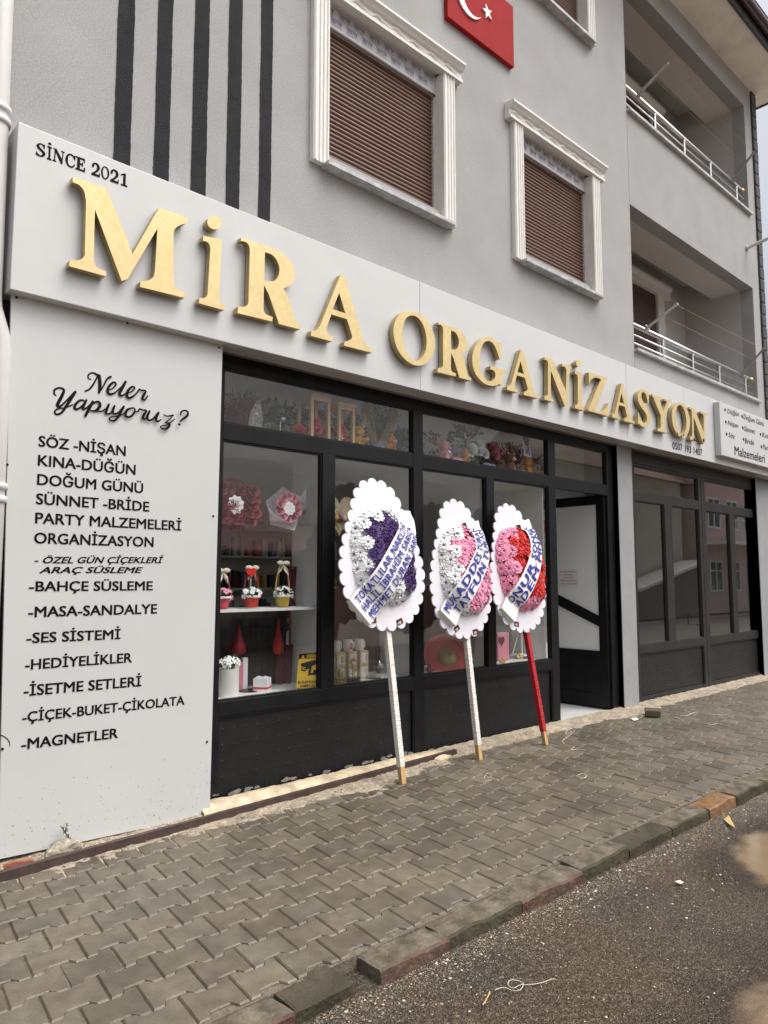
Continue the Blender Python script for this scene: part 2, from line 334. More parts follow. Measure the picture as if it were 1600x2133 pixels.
# ------------------------------------------------------------------ the apartment building
FY = .06                      # front of the shop frames
DZ = 3.174                    # storey height
bld = thing('apartment_building', 'grey stucco apartment building with black stripes, white framed windows and two balconies', 'building', (1.0, 0, 0))
EAVE = 9.83; XR = 12.62; XL = -.6
openings = [(3.38,4.80,4.90,6.32), (5.96,7.37,4.90,6.32), (5.96,7.37,4.90+DZ,6.32+DZ), (3.38,4.80,4.90+DZ,6.32+DZ),
            (8.283,12.252,4.37,6.258), (8.283,12.252,4.37+DZ,6.258+DZ),
            (2.2,7.79,-.3,3.16), (8.127,11.98,-.3,3.16)]
def wall_mesh(x0, x1, z0, z1, ops, y, depth):
    b = B(); xs = sorted({x0, x1, *[o[0] for o in ops], *[o[1] for o in ops]}); zs = sorted({z0, z1, *[o[2] for o in ops], *[o[3] for o in ops]})
    xs = [x for x in xs if x0 <= x <= x1]; zs = [z for z in zs if z0 <= z <= z1]
    for i in range(len(xs)-1):
        for j in range(len(zs)-1):
            cx, cz = (xs[i]+xs[i+1])/2, (zs[j]+zs[j+1])/2
            if any(o[0] < cx < o[1] and o[2] < cz < o[3] for o in ops): continue
            b.quad((xs[i],y,zs[j]), (xs[i+1],y,zs[j]), (xs[i+1],y,zs[j+1]), (xs[i],y,zs[j+1]))
    for (a, c, e, f) in ops:
        d = y+depth
        b.quad((a,y,e), (a,y,f), (a,d,f), (a,d,e)); b.quad((c,y,f), (c,y,e), (c,d,e), (c,d,f))
        b.quad((a,y,f), (c,y,f), (c,d,f), (a,d,f)); b.quad((c,y,e), (a,y,e), (a,d,e), (c,d,e))
    return b
wb = wall_mesh(XL, XR, -.3, EAVE+.1, openings, 0, .2)
wb.quad((XR,0,-.3), (XR,9,-.3), (XR,9,EAVE), (XR,0,EAVE)); wb.quad((XL,9,-.3), (XL,0,-.3), (XL,0,EAVE), (XL,9,EAVE)); wb.quad((XR,9,-.3), (XL,9,-.3), (XL,9,EAVE), (XR,9,EAVE))
wall = wb.build('wall', MT['stucco'], bld)
# thin joint between wall and balcony parapets
for dz in (0, DZ): B().box(8.281, 8.285, -.0012, .004, 3.95 if dz == 0 else 6.27, 4.35+dz).build('joint', MT['concrete'], bld)
# painted black stripes with a ragged brush edge
for (a, c, d, e) in (((244,0),(280,0),(238,332),(271.5,345)), ((329,0),(360,0),(320,365),(352,376)), ((405,0),(436,0),(398,397),(429,409)), ((475.5,0),(503.5,0),(471.5,426),(500,436)), ((544,0),(567.5,0),(538,452),(564,462))):
    xl = (P(*a).x+P(*d).x)/2; xr = (P(*c).x+P(*e).x)/2; b = B(); n = 400; z0, z1 = 3.6, EAVE-.004; vs = []
    for i in range(n+1):
        z = z0+(z1-z0)*i/n; vs += [(xl+nz(z*3, xl*5)*.004+nz(z*31, xl*5)*.003, -.004, z), (xr+nz(z*3, xr*7)*.004+nz(z*31, xr*7)*.003, -.004, z)]
    b.add(vs, [(2*i, 2*i+1, 2*i+3, 2*i+2) for i in range(n)]); b.build('stripe', MT['stripe'], bld)
# concrete beam behind the sign, columns of the ground floor
b = B(); b.box(2.25, 12.6, -.012, .2, 3.09, 3.165); b.box(2.25, 12.6, -.13, -.012, 3.125, 3.155)
b.build('beam', MT['concrete'], bld)
for x0, x1 in ((7.79, 8.127), (11.98, 12.6)):
    b = B(); b.box(x0, x1, -.002, .45, -.05, 3.09); b.build('pillar', MT['column_plaster'], bld, bevel=.006)
# quoins on the corner
b = B(); z = -.05; i = 0
while z < EAVE-.02:
    h = .205; z1 = min(z+h, EAVE-.008)
    b.box(12.53, 12.70+R(-.012,.012), -.035, .24, z, z1-.014); z += h
b.build('quoin', MT['quoin'], bld, bevel=.012)
# eave, gutter, roof
b = B(); b.box(XL-.3, 13.09, -.565, .6, EAVE, EAVE+.05); b.box(XR, 13.09, .6, 9.3, EAVE, EAVE+.05)
ev = b.build('eave', MT['soffit'], bld)
b = B(); b.box(XL-.3, 13.13, -.61, -.566, EAVE-.02, EAVE+.2, 0); b.box(13.091, 13.13, -.566, 9.3, EAVE-.02, EAVE+.2, 0); b.build('fascia', MT['fascia'], ev)
prof = [(.075*cos(pi+pi*i/10), .075*sin(pi+pi*i/10)) for i in range(11)]; prof += [(.085,.012), (-.085,.012)]
b = B(); b.prism([(XL-.3, -.69+p[0], EAVE+.14+p[1]) for p in prof], (13.5-XL, 0, 0)); b.build('gutter', MT['gutter'], ev, smooth=False)
b = B(); b.add([(XL-.3,-.6,EAVE+.2), (13.15,-.6,EAVE+.2), (13.15,4.5,EAVE+2.2), (XL-.3,4.5,EAVE+2.2), (XL-.3,9.4,EAVE+.2), (13.15,9.4,EAVE+.2)], [(0,1,2,3), (3,2,5,4), (1,5,2), (0,3,4)])
b.build('roof', MT['roof_tile'], bld)

# windows: stone casing, carved lintel, marble sill, taped shutter box, brown roller shutter
def casing_prof(x0, x1, y0, yin):         # fluted pilaster section in x-y
    w_ = x1-x0; p = [(x0, 0), (x0, y0+.012), (x0+.012, y0)]
    for k in range(3):
        c = x0+w_*(.26+.24*k); p += [(c-.017, y0), (c-.010, y0+.010), (c+.010, y0+.010), (c+.017, y0)]
    return p+[(x1-.012, y0), (x1, y0+.012), (x1, 0)]
def lintel(b, x0, x1, z, y=-.075):
    pr = [(0,0), (y,0), (y,.030), (y+.018,.036), (y+.018,.100), (y+.010,.104), (y-.006,.112), (y-.018,.128), (y-.040,.146), (y-.045,.150), (y-.045,.172), (0,.185)]
    b.prism([(x0, p[0], z+p[1]) for p in pr], (x1-x0, 0, 0))
    n = 8; L_ = (x1-x0-.06)/n
    for k in range(n):
        q = []
        for i in range(13):
            u = i/12; q.append((x0+.03+(k+u)*L_, y+.016, z+.062+.026*sin(2*pi*u)*(1 if u < .5 else .75)))
        b.tube(q, [.008+.011*sin(pi*i/12) for i in range(13)], 6)
def window(x0, x1, dz, box=True):
    zs, zt = 4.80+dz, 6.268+dz; wi = .158
    b = B(); b.box(x0+wi-.02, x0+wi+.012, .075, .113, zs-.03, zt); b.box(x1-wi-.012, x1-wi+.03, .075, .113, zs-.03, zt); b.box(x0+wi+.012, x1-wi-.012, .1135, .16, zs-.03, zt)
    win = b.build('window', MT['guide'], bld)
    b = B(); n = 60; vs = []
    for k in range(n+1):                                  # bead of mounting foam along the guide
        z = zs+1.25*k/n; w_ = .010+.012*abs(nz(z*9, x0)); vs += [(x1-wi+.004-w_*.4, .074, z), (x1-wi+.004+w_*.5, .066, z), (x1-wi+.006+w_, .074, z)]
    b.add(vs, [(3*k+j, 3*k+j+1, 3*k+j+4, 3*k+j+3) for k in range(n) for j in range(2)]); b.build('mounting_foam', MT['casing'], win, smooth=True)
    pz0, pz1 = 4.778+dz, 6.25+dz
    for (a, c, side) in ((x0, x0+wi, 0), (x1-wi, x1, 1)):
        pr = casing_prof(a, c, -.06, 0)
        pr[0] = (pr[0][0], .002 if side == 0 else .10); pr[-1] = (pr[-1][0], .10 if side == 0 else .002)
        b = B(); b.prism([(p[0], p[1], pz0) for p in pr], (0, 0, pz1-pz0)); b.build('casing', MT['casing'], win)
    b = B(); lintel(b, x0-.088, x1+.088, 6.25+dz); b.box(x0+wi, x1-wi, .002, .1, 6.275+dz, 6.30+dz); b.build('lintel', MT['casing'], win)
    b = B(); b.box(x0+wi-.045, x1-wi+.10, -.10, .09, zs-.040, zs-.006); b.build('sill', MT['marble'], win, bevel=.003)
    b = B(); n = 32; bz, tz = zs, 6.08+dz; h = (tz-bz)/n; a, c = x0+wi+.012, x1-wi-.012
    for k in range(n):
        z = bz+k*h; pts = [(.112,0), (.100,.15), (.094,.4), (.095,.65), (.101,.86), (.112,.93), (.114,1)]
        for i in range(len(pts)-1):
            p, q = pts[i], pts[i+1]; b.quad((a,p[0],z+p[1]*h), (c,p[0],z+p[1]*h), (c,q[0],z+q[1]*h), (a,q[0],z+q[1]*h))
    b.build('roller_shutter', MT['shutter'], win)
    b = B(); a, c = x0+wi-.01, x1-wi+.045
    b.box(a, c, .062, .2, 6.072+dz, 6.272+dz, 0); b.box(a, c, .055, .0615, 6.060+dz, 6.078+dz, 1)
    if box:
        for r_ in range(2):
            for k in range(9):
                xx = a+.01+k*.172+(r_ % 2)*.085+R(-.006,.006); zz = 6.212+dz-.078*r_
                if xx+.125 < c and r_ < 2: text_xz(b, 'ALUSEL', Vector((xx,0,zz)), Vector((xx+.125,0,zz)), .040, .0605, 2, .02, 0, True)
                for t_ in range(2):
                    if xx+.12 < c: b.quad((xx,.0608,zz-.012-.010*t_), (xx+.12,.0608,zz-.012-.010*t_), (xx+.12,.0608,zz-.008-.010*t_), (xx,.0608,zz-.008-.010*t_), 3)
    b.build('shutter_box', X('tape', 'shutter_dark', 'ink_blue', 'ink_grey'), win)
window(3.243, 4.911, 0); window(5.828, 7.486, 0); window(5.828, 7.486, DZ); window(3.243, 4.911, DZ)

# balconies: recess, back window, railing, marble coping
def balcony(dz):
    x0, x1, z0, z1, yb = 8.283, 12.252, 4.37+dz, 6.255+dz, 1.128
    b = B(); zf = z0-.55; zc = 6.625+dz
    b.quad((x0-.9,yb,zf), (x1,yb,zf), (x1,yb,zc), (x0-.9,yb,zc)); b.quad((x1,yb,zf), (x1,.2,zf), (x1,.2,zc), (x1,yb,zc)); b.quad((x0-.9,.2,zf), (x0-.9,yb,zf), (x0-.9,yb,zc), (x0-.9,.2,zc))
    b.quad((x0-.9,.2,zf), (x1,.2,zf), (x1,yb,zf), (x0-.9,yb,zf)); b.quad((x0-.9,.2,zf), (x0-.9,.2,zc), (x0,.2,zc), (x0,.2,zf)); b.quad((x0,.2,zf), (x0,.2,z0), (x1,.2,z0), (x1,.2,zf))
    bal = b.build('balcony', MT['balcony_plaster'], bld)
    b = B(); b.quad((x0-.9,.4,zc), (x0-.9,yb,zc), (x1,yb,zc), (x1,.4,zc)); b.quad((x0-.9,.2,zc-.001), (x0-.9,.4,zc-.001), (x0,.4,zc-.001), (x0,.2,zc-.001))
    b.quad((x0-.001,.2,z1), (x1,.2,z1), (x1,.655,z1), (x0-.001,.655,z1)); b.quad((x0,.655,z1), (x1,.655,z1), (x1,.655,zc), (x0,.655,zc)); b.quad((x0,.2,z1), (x0,.655,z1), (x0,.655,zc), (x0,.2,zc))
    b.build('ceiling', MT['ceiling_plaster'], bal)
    b = B(); b.box(x0+.004, x1+.045, -.052, .16, z0-.034, z0+.004); b.build('coping', MT['marble'], bal, bevel=.003)
    # railing
    zr = z0+.312; b = B(); b.tube([(x0-.0, -.012+.03, zr), (x1-.22, .018, zr)], .030, 12); rl = b.build('handrail', MT['steel'], bal, smooth=True)
    b = B(); b.ell((x1-.215,.018,zr), .041, .04, .04, 12, 8); b.build('end_cap', MT['brass'], rl, smooth=True)
    for zz in (.187, .082):
        b = B(); b.tube([(x0, .018, z0+zz), (x1-.17, .018, z0+zz)], .011, 8); b.build('bar', MT['steel'], bal, smooth=True)
    for xx in (9.075, 9.95, 10.825, 11.80):
        b = B(); b.tube([(xx,.018,z0), (xx,.018,zr-.02)], .020, 10); b.tube([(xx,.018,z0), (xx,.018,z0+.012)], .038, 10); b.tube([(xx,.018,zr-.05), (xx,.018,zr-.018)], .026, 10); b.build('post', MT['steel'], bal, smooth=False)
    # balcony door with casing and brown shutter at the back
    xe, xc0, xc1, xl1 = P(1371,800,yb-.02).x, P(1378,800,yb-.07).x, P(1391,800,yb-.07).x, P(1401.5,603.6,yb-.12).x; zt = P(1396,625,yb-.085).z+dz
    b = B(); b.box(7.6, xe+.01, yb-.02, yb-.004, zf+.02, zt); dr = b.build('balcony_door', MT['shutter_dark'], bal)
    b = B(); pr = casing_prof(xc0, xc1, yb-.07, 0); b.prism([(p[0], p[1] if p[1] != 0 else yb-.003, zf+.01) for p in pr], (0, 0, zt-zf)); b.build('casing', MT['casing'], dr)
    b = B(); prl = [(yb-.002,0), (yb-.085,0), (yb-.085,.05), (yb-.075,.06), (yb-.075,.12), (yb-.10,.15), (yb-.12,.18), (yb-.12,.215), (yb-.002,.23)]
    b.prism([(7.5, p[0], zt+p[1]) for p in prl], (xl1-7.5, 0, 0)); b.build('lintel', MT['casing'], dr)
    b = B(); n = int((zt-zf-.1)/.048)
    for k in range(n): b.box(7.62, xe, yb-.028, yb-.0205, zf+.05+k*.048, zf+.09+k*.048)
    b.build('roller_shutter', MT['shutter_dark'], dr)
    # ceiling lamp: own thing
    lx, ly = 10.11, .70
    if dz: lbl = 'round glass lamp on the upper balcony ceiling, under the eave'
    else: lbl = 'round glass lamp on the lower balcony ceiling, above the white framed door'
    t = thing('ceiling_lamp', lbl, 'lamp', (lx, ly, zc), 'ceiling lamps of the balconies')
    b = B(); b.lathe((lx,ly,zc-.05), [(.10,.05), (.115,.03), (.115,0)], 20); b.build('lamp_base', MT['galv'], t)
    b = B(); b.lathe((lx,ly,zc-.11), [(.03,0), (.075,.012), (.10,.035), (.112,.06)], 20); b.build('lamp_shade', MT['lamp_glass'], t, smooth=True)
    # clothes line: two arms clamped on the handrail, two cords
    t = thing('clothes_line', 'folding clothes line on the handrail of the %s balcony' % ('upper' if dz else 'lower'), 'clothes line', (10.1, 0, zr), 'clothes lines on the balcony handrails')
    A0, A1 = Vector((8.58,.018,zr)), Vector((8.585,-.43,zr+.215)); C0, C1 = Vector((11.63,.018,zr)), Vector((11.635,-.345,zr+.345))
    for p, q in ((A0, A1), (C0, C1)):
        d = (q-p).normalized(); s1 = Vector((1,0,0)); s2 = d.cross(s1); b = B(); b.obox((p+q)/2+s2*.0, s1*.017, s2*.011, d*((q-p).length/2)); b.obox(p+d*.03, s1*.026, s2*.035, d*.032); b.obox(q, s1*.019, s2*.014, d*.008); b.build('arm', MT['galv'], t)
    for f_ in (.58, .98):
        p, q = A0.lerp(A1, f_), C0.lerp(C1, f_); b = B(); b.tube([p.lerp(q, i/12)-Vector((0,0,.012*sin(pi*i/12))) for i in range(13)], .0022, 5); b.build('cord', MT['straw'], t)
balcony(0); balcony(DZ)

# flag plaque
t = thing('flag_plaque', 'red wall plaque with white crescent and star between the upper windows', 'flag', (5.33, 0, 6.85))
fx0, fx1, fz0 = 4.82, 5.85, 6.85; fh = (fx1-fx0)/1.5; b = B(); b.box(fx0, fx1, -.05, -.002, fz0, fz0+fh); b.build('board', MT['flag_red'], t, bevel=.004)
cz = fz0+fh*.53; cx = fx0+.46*fh; ro, ri = fh*.29, fh*.235; ic = cx+fh*.072; pts = []
a0 = math.acos(((ic-cx)**2+ro*ro-ri*ri)/(2*(ic-cx)*ro)); yy = ro*sin(a0); b0 = math.atan2(yy, cx+ro*cos(a0)-ic)
for i in range(41): a = a0+(2*pi-2*a0)*i/40; pts.append((cx+ro*cos(a), cz+ro*sin(a)))
for i in range(1, 40): a = (2*pi-b0)-(2*pi-2*b0)*i/40; pts.append((ic+ri*cos(a), cz+ri*sin(a)))
v, f = solid([pts], -.066, -.0505); B().add(v, f).build('crescent', MT['white_paint'], t)
sx = P(1013.4, 26.8, -.05).x; pts = [(sx+(.122 if k % 2 == 0 else .047)*fh*cos(pi+k*pi/5), cz+(.122 if k % 2 == 0 else .047)*fh*sin(pi+k*pi/5)) for k in range(10)]
v, f = solid([pts], -.066, -.0505); B().add(v, f).build('star', MT['white_paint'], t)

# drainpipe at the left edge, pole bracket at the right
t = thing('drainpipe', 'pale grey drainpipe running down beside the big white panel', 'pipe', (1.02, -.1, 0))
b = B(); b.tube([(1.08,-.1,-.05), (1.075,-.1,2.75), (1.068,-.1,2.82), (1.018,-.1,2.98), (1.012,-.1,3.05), (1.0,-.1,4.3), (.96,-.1,9.8)], .062, 20); b.build('pipe', MT['pvc'], t, smooth=True)
for z in (4.05, 4.12, 1.93, 2.0, 6.9):
    b = B(); b.lathe((1.003 if z > 3 else 1.076,-.1,z), [(.064,-.02), (.074,-.014), (.074,.014), (.064,.02)], 20); b.build('coupling', MT['pvc'], t, smooth=True)
b = B(); p = P(1555, 517, 0); q = PX(1612, 491, p.x+.05); b.tube([p, p.lerp(q, 1.0)], .028, 12); b.tube([p, p.lerp(q, .05)], .045, 12)
tag(b.build('flag_pole', MT['pvc'], smooth=False), 'short white pole sticking out of the wall beside the dark corner blocks', 'pole')

# ------------------------------------------------------------------ white fascia sign with gold letters
SY = -.20
sgn = thing('shop_sign', 'long white fascia sign with raised gold letters above the shop windows', 'sign', (5, SY, 3.05))
tl, bl, tr, br = P(40,253.5,SY), P(19,601,SY), P(1487,832,SY), P(1600,991.6,SY)
XS = 12.55
def sg(a, c, x): return a.z+(c.z-a.z)*(x-a.x)/(c.x-a.x)
ztl, zbl, ztr, zbr = tl.z, bl.z, sg(tl, tr, XS), sg(bl, br, XS)
xl_ = (tl.x+bl.x)/2
b = B(); seams = [xl_, P(874.5,600,SY).x, P(1303,750,SY).x, P(1424,810,SY).x, XS]
def zt(x): return ztl+(ztr-ztl)*(x-xl_)/(XS-xl_)
def zb(x): return zbl+(zbr-zbl)*(x-xl_)/(XS-xl_)
for i in range(4):
    a, c = seams[i]+(.0015 if i else 0), seams[i+1]-.0015
    b.prism([(a,SY,zb(a)), (c,SY,zb(c)), (c,SY,zt(c)), (a,SY,zt(a))][::-1], (0,.19,0))
b.build('panel', MT['sign_white'], sgn, bevel=.004)
LY0, LY1 = -.262, -.212
def glyph(pts, sc, ox, oy): return [(P(ox+p[0]/sc, oy+p[1]/sc, LY0)) for p in smooth_path(pts)]
def world(loops, sc, ox, oy): return [[(q.x, q.z) for q in glyph(lp, sc, ox, oy)] for lp in loops]
def dot(cx, cy, rx, ry, n=24): return [(cx+rx*cos(2*pi*i/n), cy+ry*sin(2*pi*i/n)) for i in range(n)]
gM = world([[(303,735),(443,783),(553,1058),(662,866),(779,905),(777,930),(745,940,1),(728,955,1),(723,985),(723,1165),(730,1195,1),(772,1217),(771,1241),(584,1195),(585,1172),(622,1166,1),(640,1152,1),(646,1125),(656,952),(531,1163),(507,1170),(396,872),(390,1080),(402,1112,1),(443,1130),(442,1151),(288,1108),(290,1084),(335,1081,1),(352,1066,1),(354,1040),(359,840),(350,795,1),(332,772,1),(303,758)]], 2, 0, 0)
gA = world([[(447,160),(492,182),(690,850),(720,900,1),(785,937),(783,975),(485,900),(488,858),(545,842,1),(568,815,1),(562,775),(514,624),(352,572),(303,710),(312,770,1),(369,812),(364,857),(140,797),(143,742),(195,737,1),(225,705,1),(245,660)], [(433,348),(498,562),(366,520)]], 5, 620, 540)
gO = world([[(1160,540,1),(1250,560,1),(1340,630,1),(1405,740,1),(1432,860,1),(1420,960,1),(1380,1040,1),(1320,1095,1),(1250,1108,1),(1170,1080,1),(1090,1010,1),(1035,920,1),(1005,810,1),(1000,720,1),(1020,640,1),(1060,580,1),(1110,548,1)], [(1190,585,1),(1250,605,1),(1300,670,1),(1335,770,1),(1345,870,1),(1330,960,1),(1290,1030,1),(1240,1058,1),(1180,1030,1),(1130,950,1),(1100,850,1),(1090,760,1),(1105,680,1),(1140,605,1)]], 5, 620, 540)
gR = world([[(205,190),(405,258),(490,300,1),(550,372,1),(572,468,1),(556,548,1),(500,598),(528,655),(586,868),(600,890,1),(629,908),(623,939),(475,903),(400,655),(367,582),(367,790),(380,822,1),(431,848),(429,886),(196,832),(198,777),(240,774,1),(258,762,1),(266,735),(266,300),(258,252,1),(236,226,1),(204,222)], [(367,297),(420,320,1),(460,390,1),(468,450,1),(455,510,1),(430,540,1),(367,540)]], 6.154, 880, 640)
gG = world([[(1015,450),(988,465),(950,430,1),(895,390,1),(840,378,1),(780,397,1),(712,452,1),(662,538,1),(641,640,1),(647,745,1),(678,845,1),(733,922,1),(805,982,1),(875,1004,1),(940,1004,1),(988,985),(1016,1001),(1021,875),(1035,855,1),(1076,846),(1076,808),(875,750),(872,795),(915,812,1),(935,848,1),(930,905,1),(905,936,1),(862,948,1),(812,925,1),(772,868,1),(746,782,1),(737,690,1),(742,592,1),(766,502,1),(805,442,1),(850,432,1),(900,457,1),(942,525,1),(990,667),(1014,662)]], 6.154, 880, 640)
gN = world([[(265,255),(385,295),(602,787),(612,490),(604,440,1),(580,412,1),(545,405),(545,360),(692,410),(689,445),(657,462,1),(645,490),(637,1032),(587,1042),(361,465),(363,860),(376,908,1),(413,935),(408,970),(262,930),(262,880),(298,874,1),(318,845),(320,360),(310,318,1),(292,303,1),(265,300)]], 7.619, 1100, 710)
gI = world([[(748,481),(852,492),(856,1005),(868,1048,1),(893,1068),(891,1106),(747,1067),(747,1022),(776,1016,1),(791,992),(791,590),(783,548,1),(770,530,1),(748,525)], dot(805,355,40,58)], 7.619, 1100, 710)
gZ = world([[(965,497),(1252,583),(1250,612),(1058,1107),(1150,1118,1),(1215,1100,1),(1250,1050,1),(1276,985),(1280,1197),(957,1108),(960,1078),(1160,610),(1080,583,1),(1020,602,1),(985,650,1),(968,703)]], 7.619, 1100, 710)
gS = world([[(472,348),(448,356),(415,322,1),(365,309,1),(322,343,1),(298,410,1),(301,482,1),(326,552,1),(372,622,1),(420,692,1),(440,760,1),(437,812,1),(418,840,1),(392,846,1),(356,805,1),(326,735,1),(306,675),(300,862),(318,862),(365,898,1),(412,911,1),(458,888,1),(490,830,1),(500,752,1),(481,672,1),(442,602,1),(393,525,1),(361,462,1),(351,410,1),(364,368,1),(386,356,1),(414,380,1),(438,440,1),(456,526),(472,526)]], 7.619, 1290, 770)
gY = world([[(525,388),(676,436),(672,468),(652,474,1),(648,495),(703,662),(752,532),(748,500,1),(720,490),(722,460),(829,492),(824,522),(798,530,1),(780,560),(733,745),(730,925),(742,965,1),(771,985),(768,1009),(611,972),(611,935),(650,930,1),(662,905),(660,722),(558,485),(545,442,1),(526,428)]], 7.619, 1290, 770)
def bbox(g): xs = [p[0] for l in g for p in l]; zs = [p[1] for l in g for p in l]; return min(xs), max(xs), min(zs), max(zs)
def fit(g, left, right, bottom, top, first_only=False):
    L_, R_, B_, T_ = P(*left, LY0).x, P(*right, LY0).x, P(*bottom, LY0).z, P(*top, LY0).z
    x0, x1, z0, z1 = bbox(g[:1] if first_only else g)
    return [[(L_+(p[0]-x0)/(x1-x0)*(R_-L_), B_+(p[1]-z0)/(z1-z0)*(T_-B_)) for p in l] for l in g]
GL = [('M', gM), ('I', fit(gI, (414.5,631.5), (469,645), (414.5,631.5), (417.5,482.5), True)), ('R', fit(gR, (495,652), (628,694), (495,652), (499,492.5))), ('A', gA), ('O', gO), ('R', gR), ('G', gG),
      ('A', fit(gA, (1056.6,812.6), (1122.1,828.5), (1056.6,812.6), (1086.4,728.2))), ('N', gN), ('I', gI), ('Z', gZ), ('A', fit(gA, (1275.9,869.9), (1322.6,883.1), (1275.9,869.9), (1295.9,798.6))), ('S', gS), ('Y', gY),
      ('O', fit(gO, (1399.6,864.5), (1437.7,877.6), (1421.2,911.7), (1414,837.2))), ('N', fit(gN, (1437.7,915.7), (1472.8,859.2), (1437.7,917.2), (1438.3,848.1)))]
for nm, g in GL:
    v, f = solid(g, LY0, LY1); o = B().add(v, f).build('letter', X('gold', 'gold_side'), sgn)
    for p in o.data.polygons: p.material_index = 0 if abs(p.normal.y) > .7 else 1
    md = o.modifiers.new('bevel', 'BEVEL'); md.width = .0022; md.segments = 1; md.limit_method = 'ANGLE'; md.angle_limit = radians(50)
    v2, f2 = solid([[(x, z) for x, z in l] for l in g], LY1, SY-.0005); B().add(v2, f2).build('letter_back', MT['glass_thin'], o)
b = B()
for (cx, cy, rx, ry) in ((1419.5,908.5,2.2,1.8), (1424,906,1.6,1.4), (1412,903,1,2), (1446.5,915,2.6,1.4), (1449.5,917.5,2.6,1.8), (1466.2,917.5,1.8,3.2), (1391,902,1.1,1.2)):
    c = P(cx, cy, LY0-.003); b.add([(c.x+(rx*.012)*cos(k*pi/5)*R(.6,1.3), c.y, c.z+(ry*.009)*sin(k*pi/5)*R(.6,1.3)) for k in range(10)], [tuple(range(10))])
b.build('chip', MT['ink'], sgn)
def unit(loops):
    return [[tuple(q) for q in smooth_path(l)] for l in loops]
def norm(g): x0, x1, z0, z1 = bbox(g); return [[((p[0]-x0)/(x1-x0), (p[1]-z0)/(z1-z0)) for p in l] for l in g]
uI = [[(0,0),(1,0),(1,.1),(.7,.13),(.7,.87),(1,.9),(1,1),(0,1),(0,.9),(.3,.87),(.3,.13),(0,.1)], [(.5+.36*cos(k*pi/8), 1.2+.085*sin(k*pi/8)) for k in range(16)]]
uE = [[(0,0),(.98,0),(1,.33),(.9,.33),(.82,.13),(.45,.13),(.45,.45),(.62,.45),(.66,.36),(.75,.36),(.75,.67),(.66,.67),(.62,.57),(.45,.57),(.45,.87),(.78,.87),(.86,.7),(.95,.7),(.93,1),(0,1),(0,.9),(.15,.88),(.15,.12),(0,.1)]]
uC = unit([[(1,.98),(.9,.98),(.85,.93),(.68,1.0,1),(.5,1.02,1),(.15,.86,1),(0,.5,1),(.15,.14,1),(.52,-.02,1),(.85,.08,1),(1,.3),(.9,.34),(.75,.15,1),(.55,.1,1),(.33,.2,1),(.25,.5,1),(.33,.82,1),(.55,.9,1),(.78,.82,1),(.88,.64),(1,.64)]])
u2 = unit([[(0,0),(.97,0),(1,.32),(.9,.32),(.84,.17),(.38,.17),(.75,.42,1),(.96,.68,1),(.82,.94,1),(.5,1.02,1),(.15,.92,1),(.03,.7,1),(.15,.6,1),(.28,.7,1),(.3,.85,1),(.48,.9,1),(.64,.70,1),(.48,.43,1),(.02,.13)]])
u1 = [[(.1,0),(.95,0),(.95,.1),(.7,.13),(.7,1),(.55,1),(.05,.84),(.08,.75),(.38,.82),(.38,.13),(.1,.1)]]
b = B()
for g, xa, xb_ in ((norm(gS), 74, 94), (uI, 97.5, 107), (norm(gN), 109, 134), (uC, 135.5, 156), (uE, 157, 177), (u2, 190, 208), (norm(gO), 210, 227), (u2, 229, 247), (u1, 250, 266)):
    bl_ = lambda x: 323+(x-74)*.351; a, e = P(xa, bl_(xa), SY), P(xb_, bl_(xb_), SY); h = P(xa, bl_(xa)-(28.5-(xa-74)*.008), SY).z-a.z
    v, f = solid([[(a.x+(e.x-a.x)*p[0], a.z+(e.z-a.z)*p[0]+h*p[1]) for p in l] for l in g], SY-.0024, SY-.0004); b.add(v, f)
b.build('lettering', MT['ink'], sgn)
b = B(); text_on(b, '0507 193 1407', (1400.9,934.7), (1463.3,949.8), 14.4, SY-.002, 0, .02); b.build('lettering', MT['ink'], sgn)

# small sign box at the right
BY = -.285
sb = thing('sign_box', 'small white box sign with black script words, fixed on the right end of the fascia', 'sign', (11.2, BY, 3.2))
bx0 = P(1497.8,835.6,BY).x+.01; bzt, bzb = P(1497.8,835.6,BY).z, P(1504.5,948.1,BY).z
b = B(); b.box(bx0, 12.45, BY, SY-.001, bzb, bzt); b.build('box', MT['sign_white'], sb, bevel=.005)
b = B(); O = lambda x, y: (1440+x/9.69, 800+y/9.69)
for s_, L_, R_, cap in (('Düğün', (730,588), (965,652), 92), ('Doğum Günü', (1055,700), (1470,852), 98), ('Nişan', (740,822), (950,886), 92), ('Sünnet', (1070,942), (1290,1006), 98), ('Söz', (755,1065), (885,1108), 95), ('Bride', (1085,1190), (1270,1236), 105), ('Kına', (1435,1068), (1590,1110), 100), ('Party', (1445,1310), (1610,1360), 100)):
    b = B(); text_on(b, s_, O(*L_), O(*R_), cap/9.69, BY-.002, 0, .006, .22); b.build('lettering', MT['ink'], sb)
for p in ((685,520), (1028,650), (700,765), (1043,885), (715,1010), (1058,1118), (1400,1017), (1415,1265)):
    b = B(); c = P(*O(*p), BY-.002); b.add([(c.x+.025*cos(k*pi/6), c.y, c.z+.025*sin(k*pi/6)) for k in range(12)], [tuple(range(12))]); b.build('bullet', MT['ink'], sb)
b = B(); text_on(b, 'Malzemeleri', O(880,1425), O(1490,1592), 178/9.69, BY-.002, 0, .012)
b.build('lettering', MT['ink'], sb)

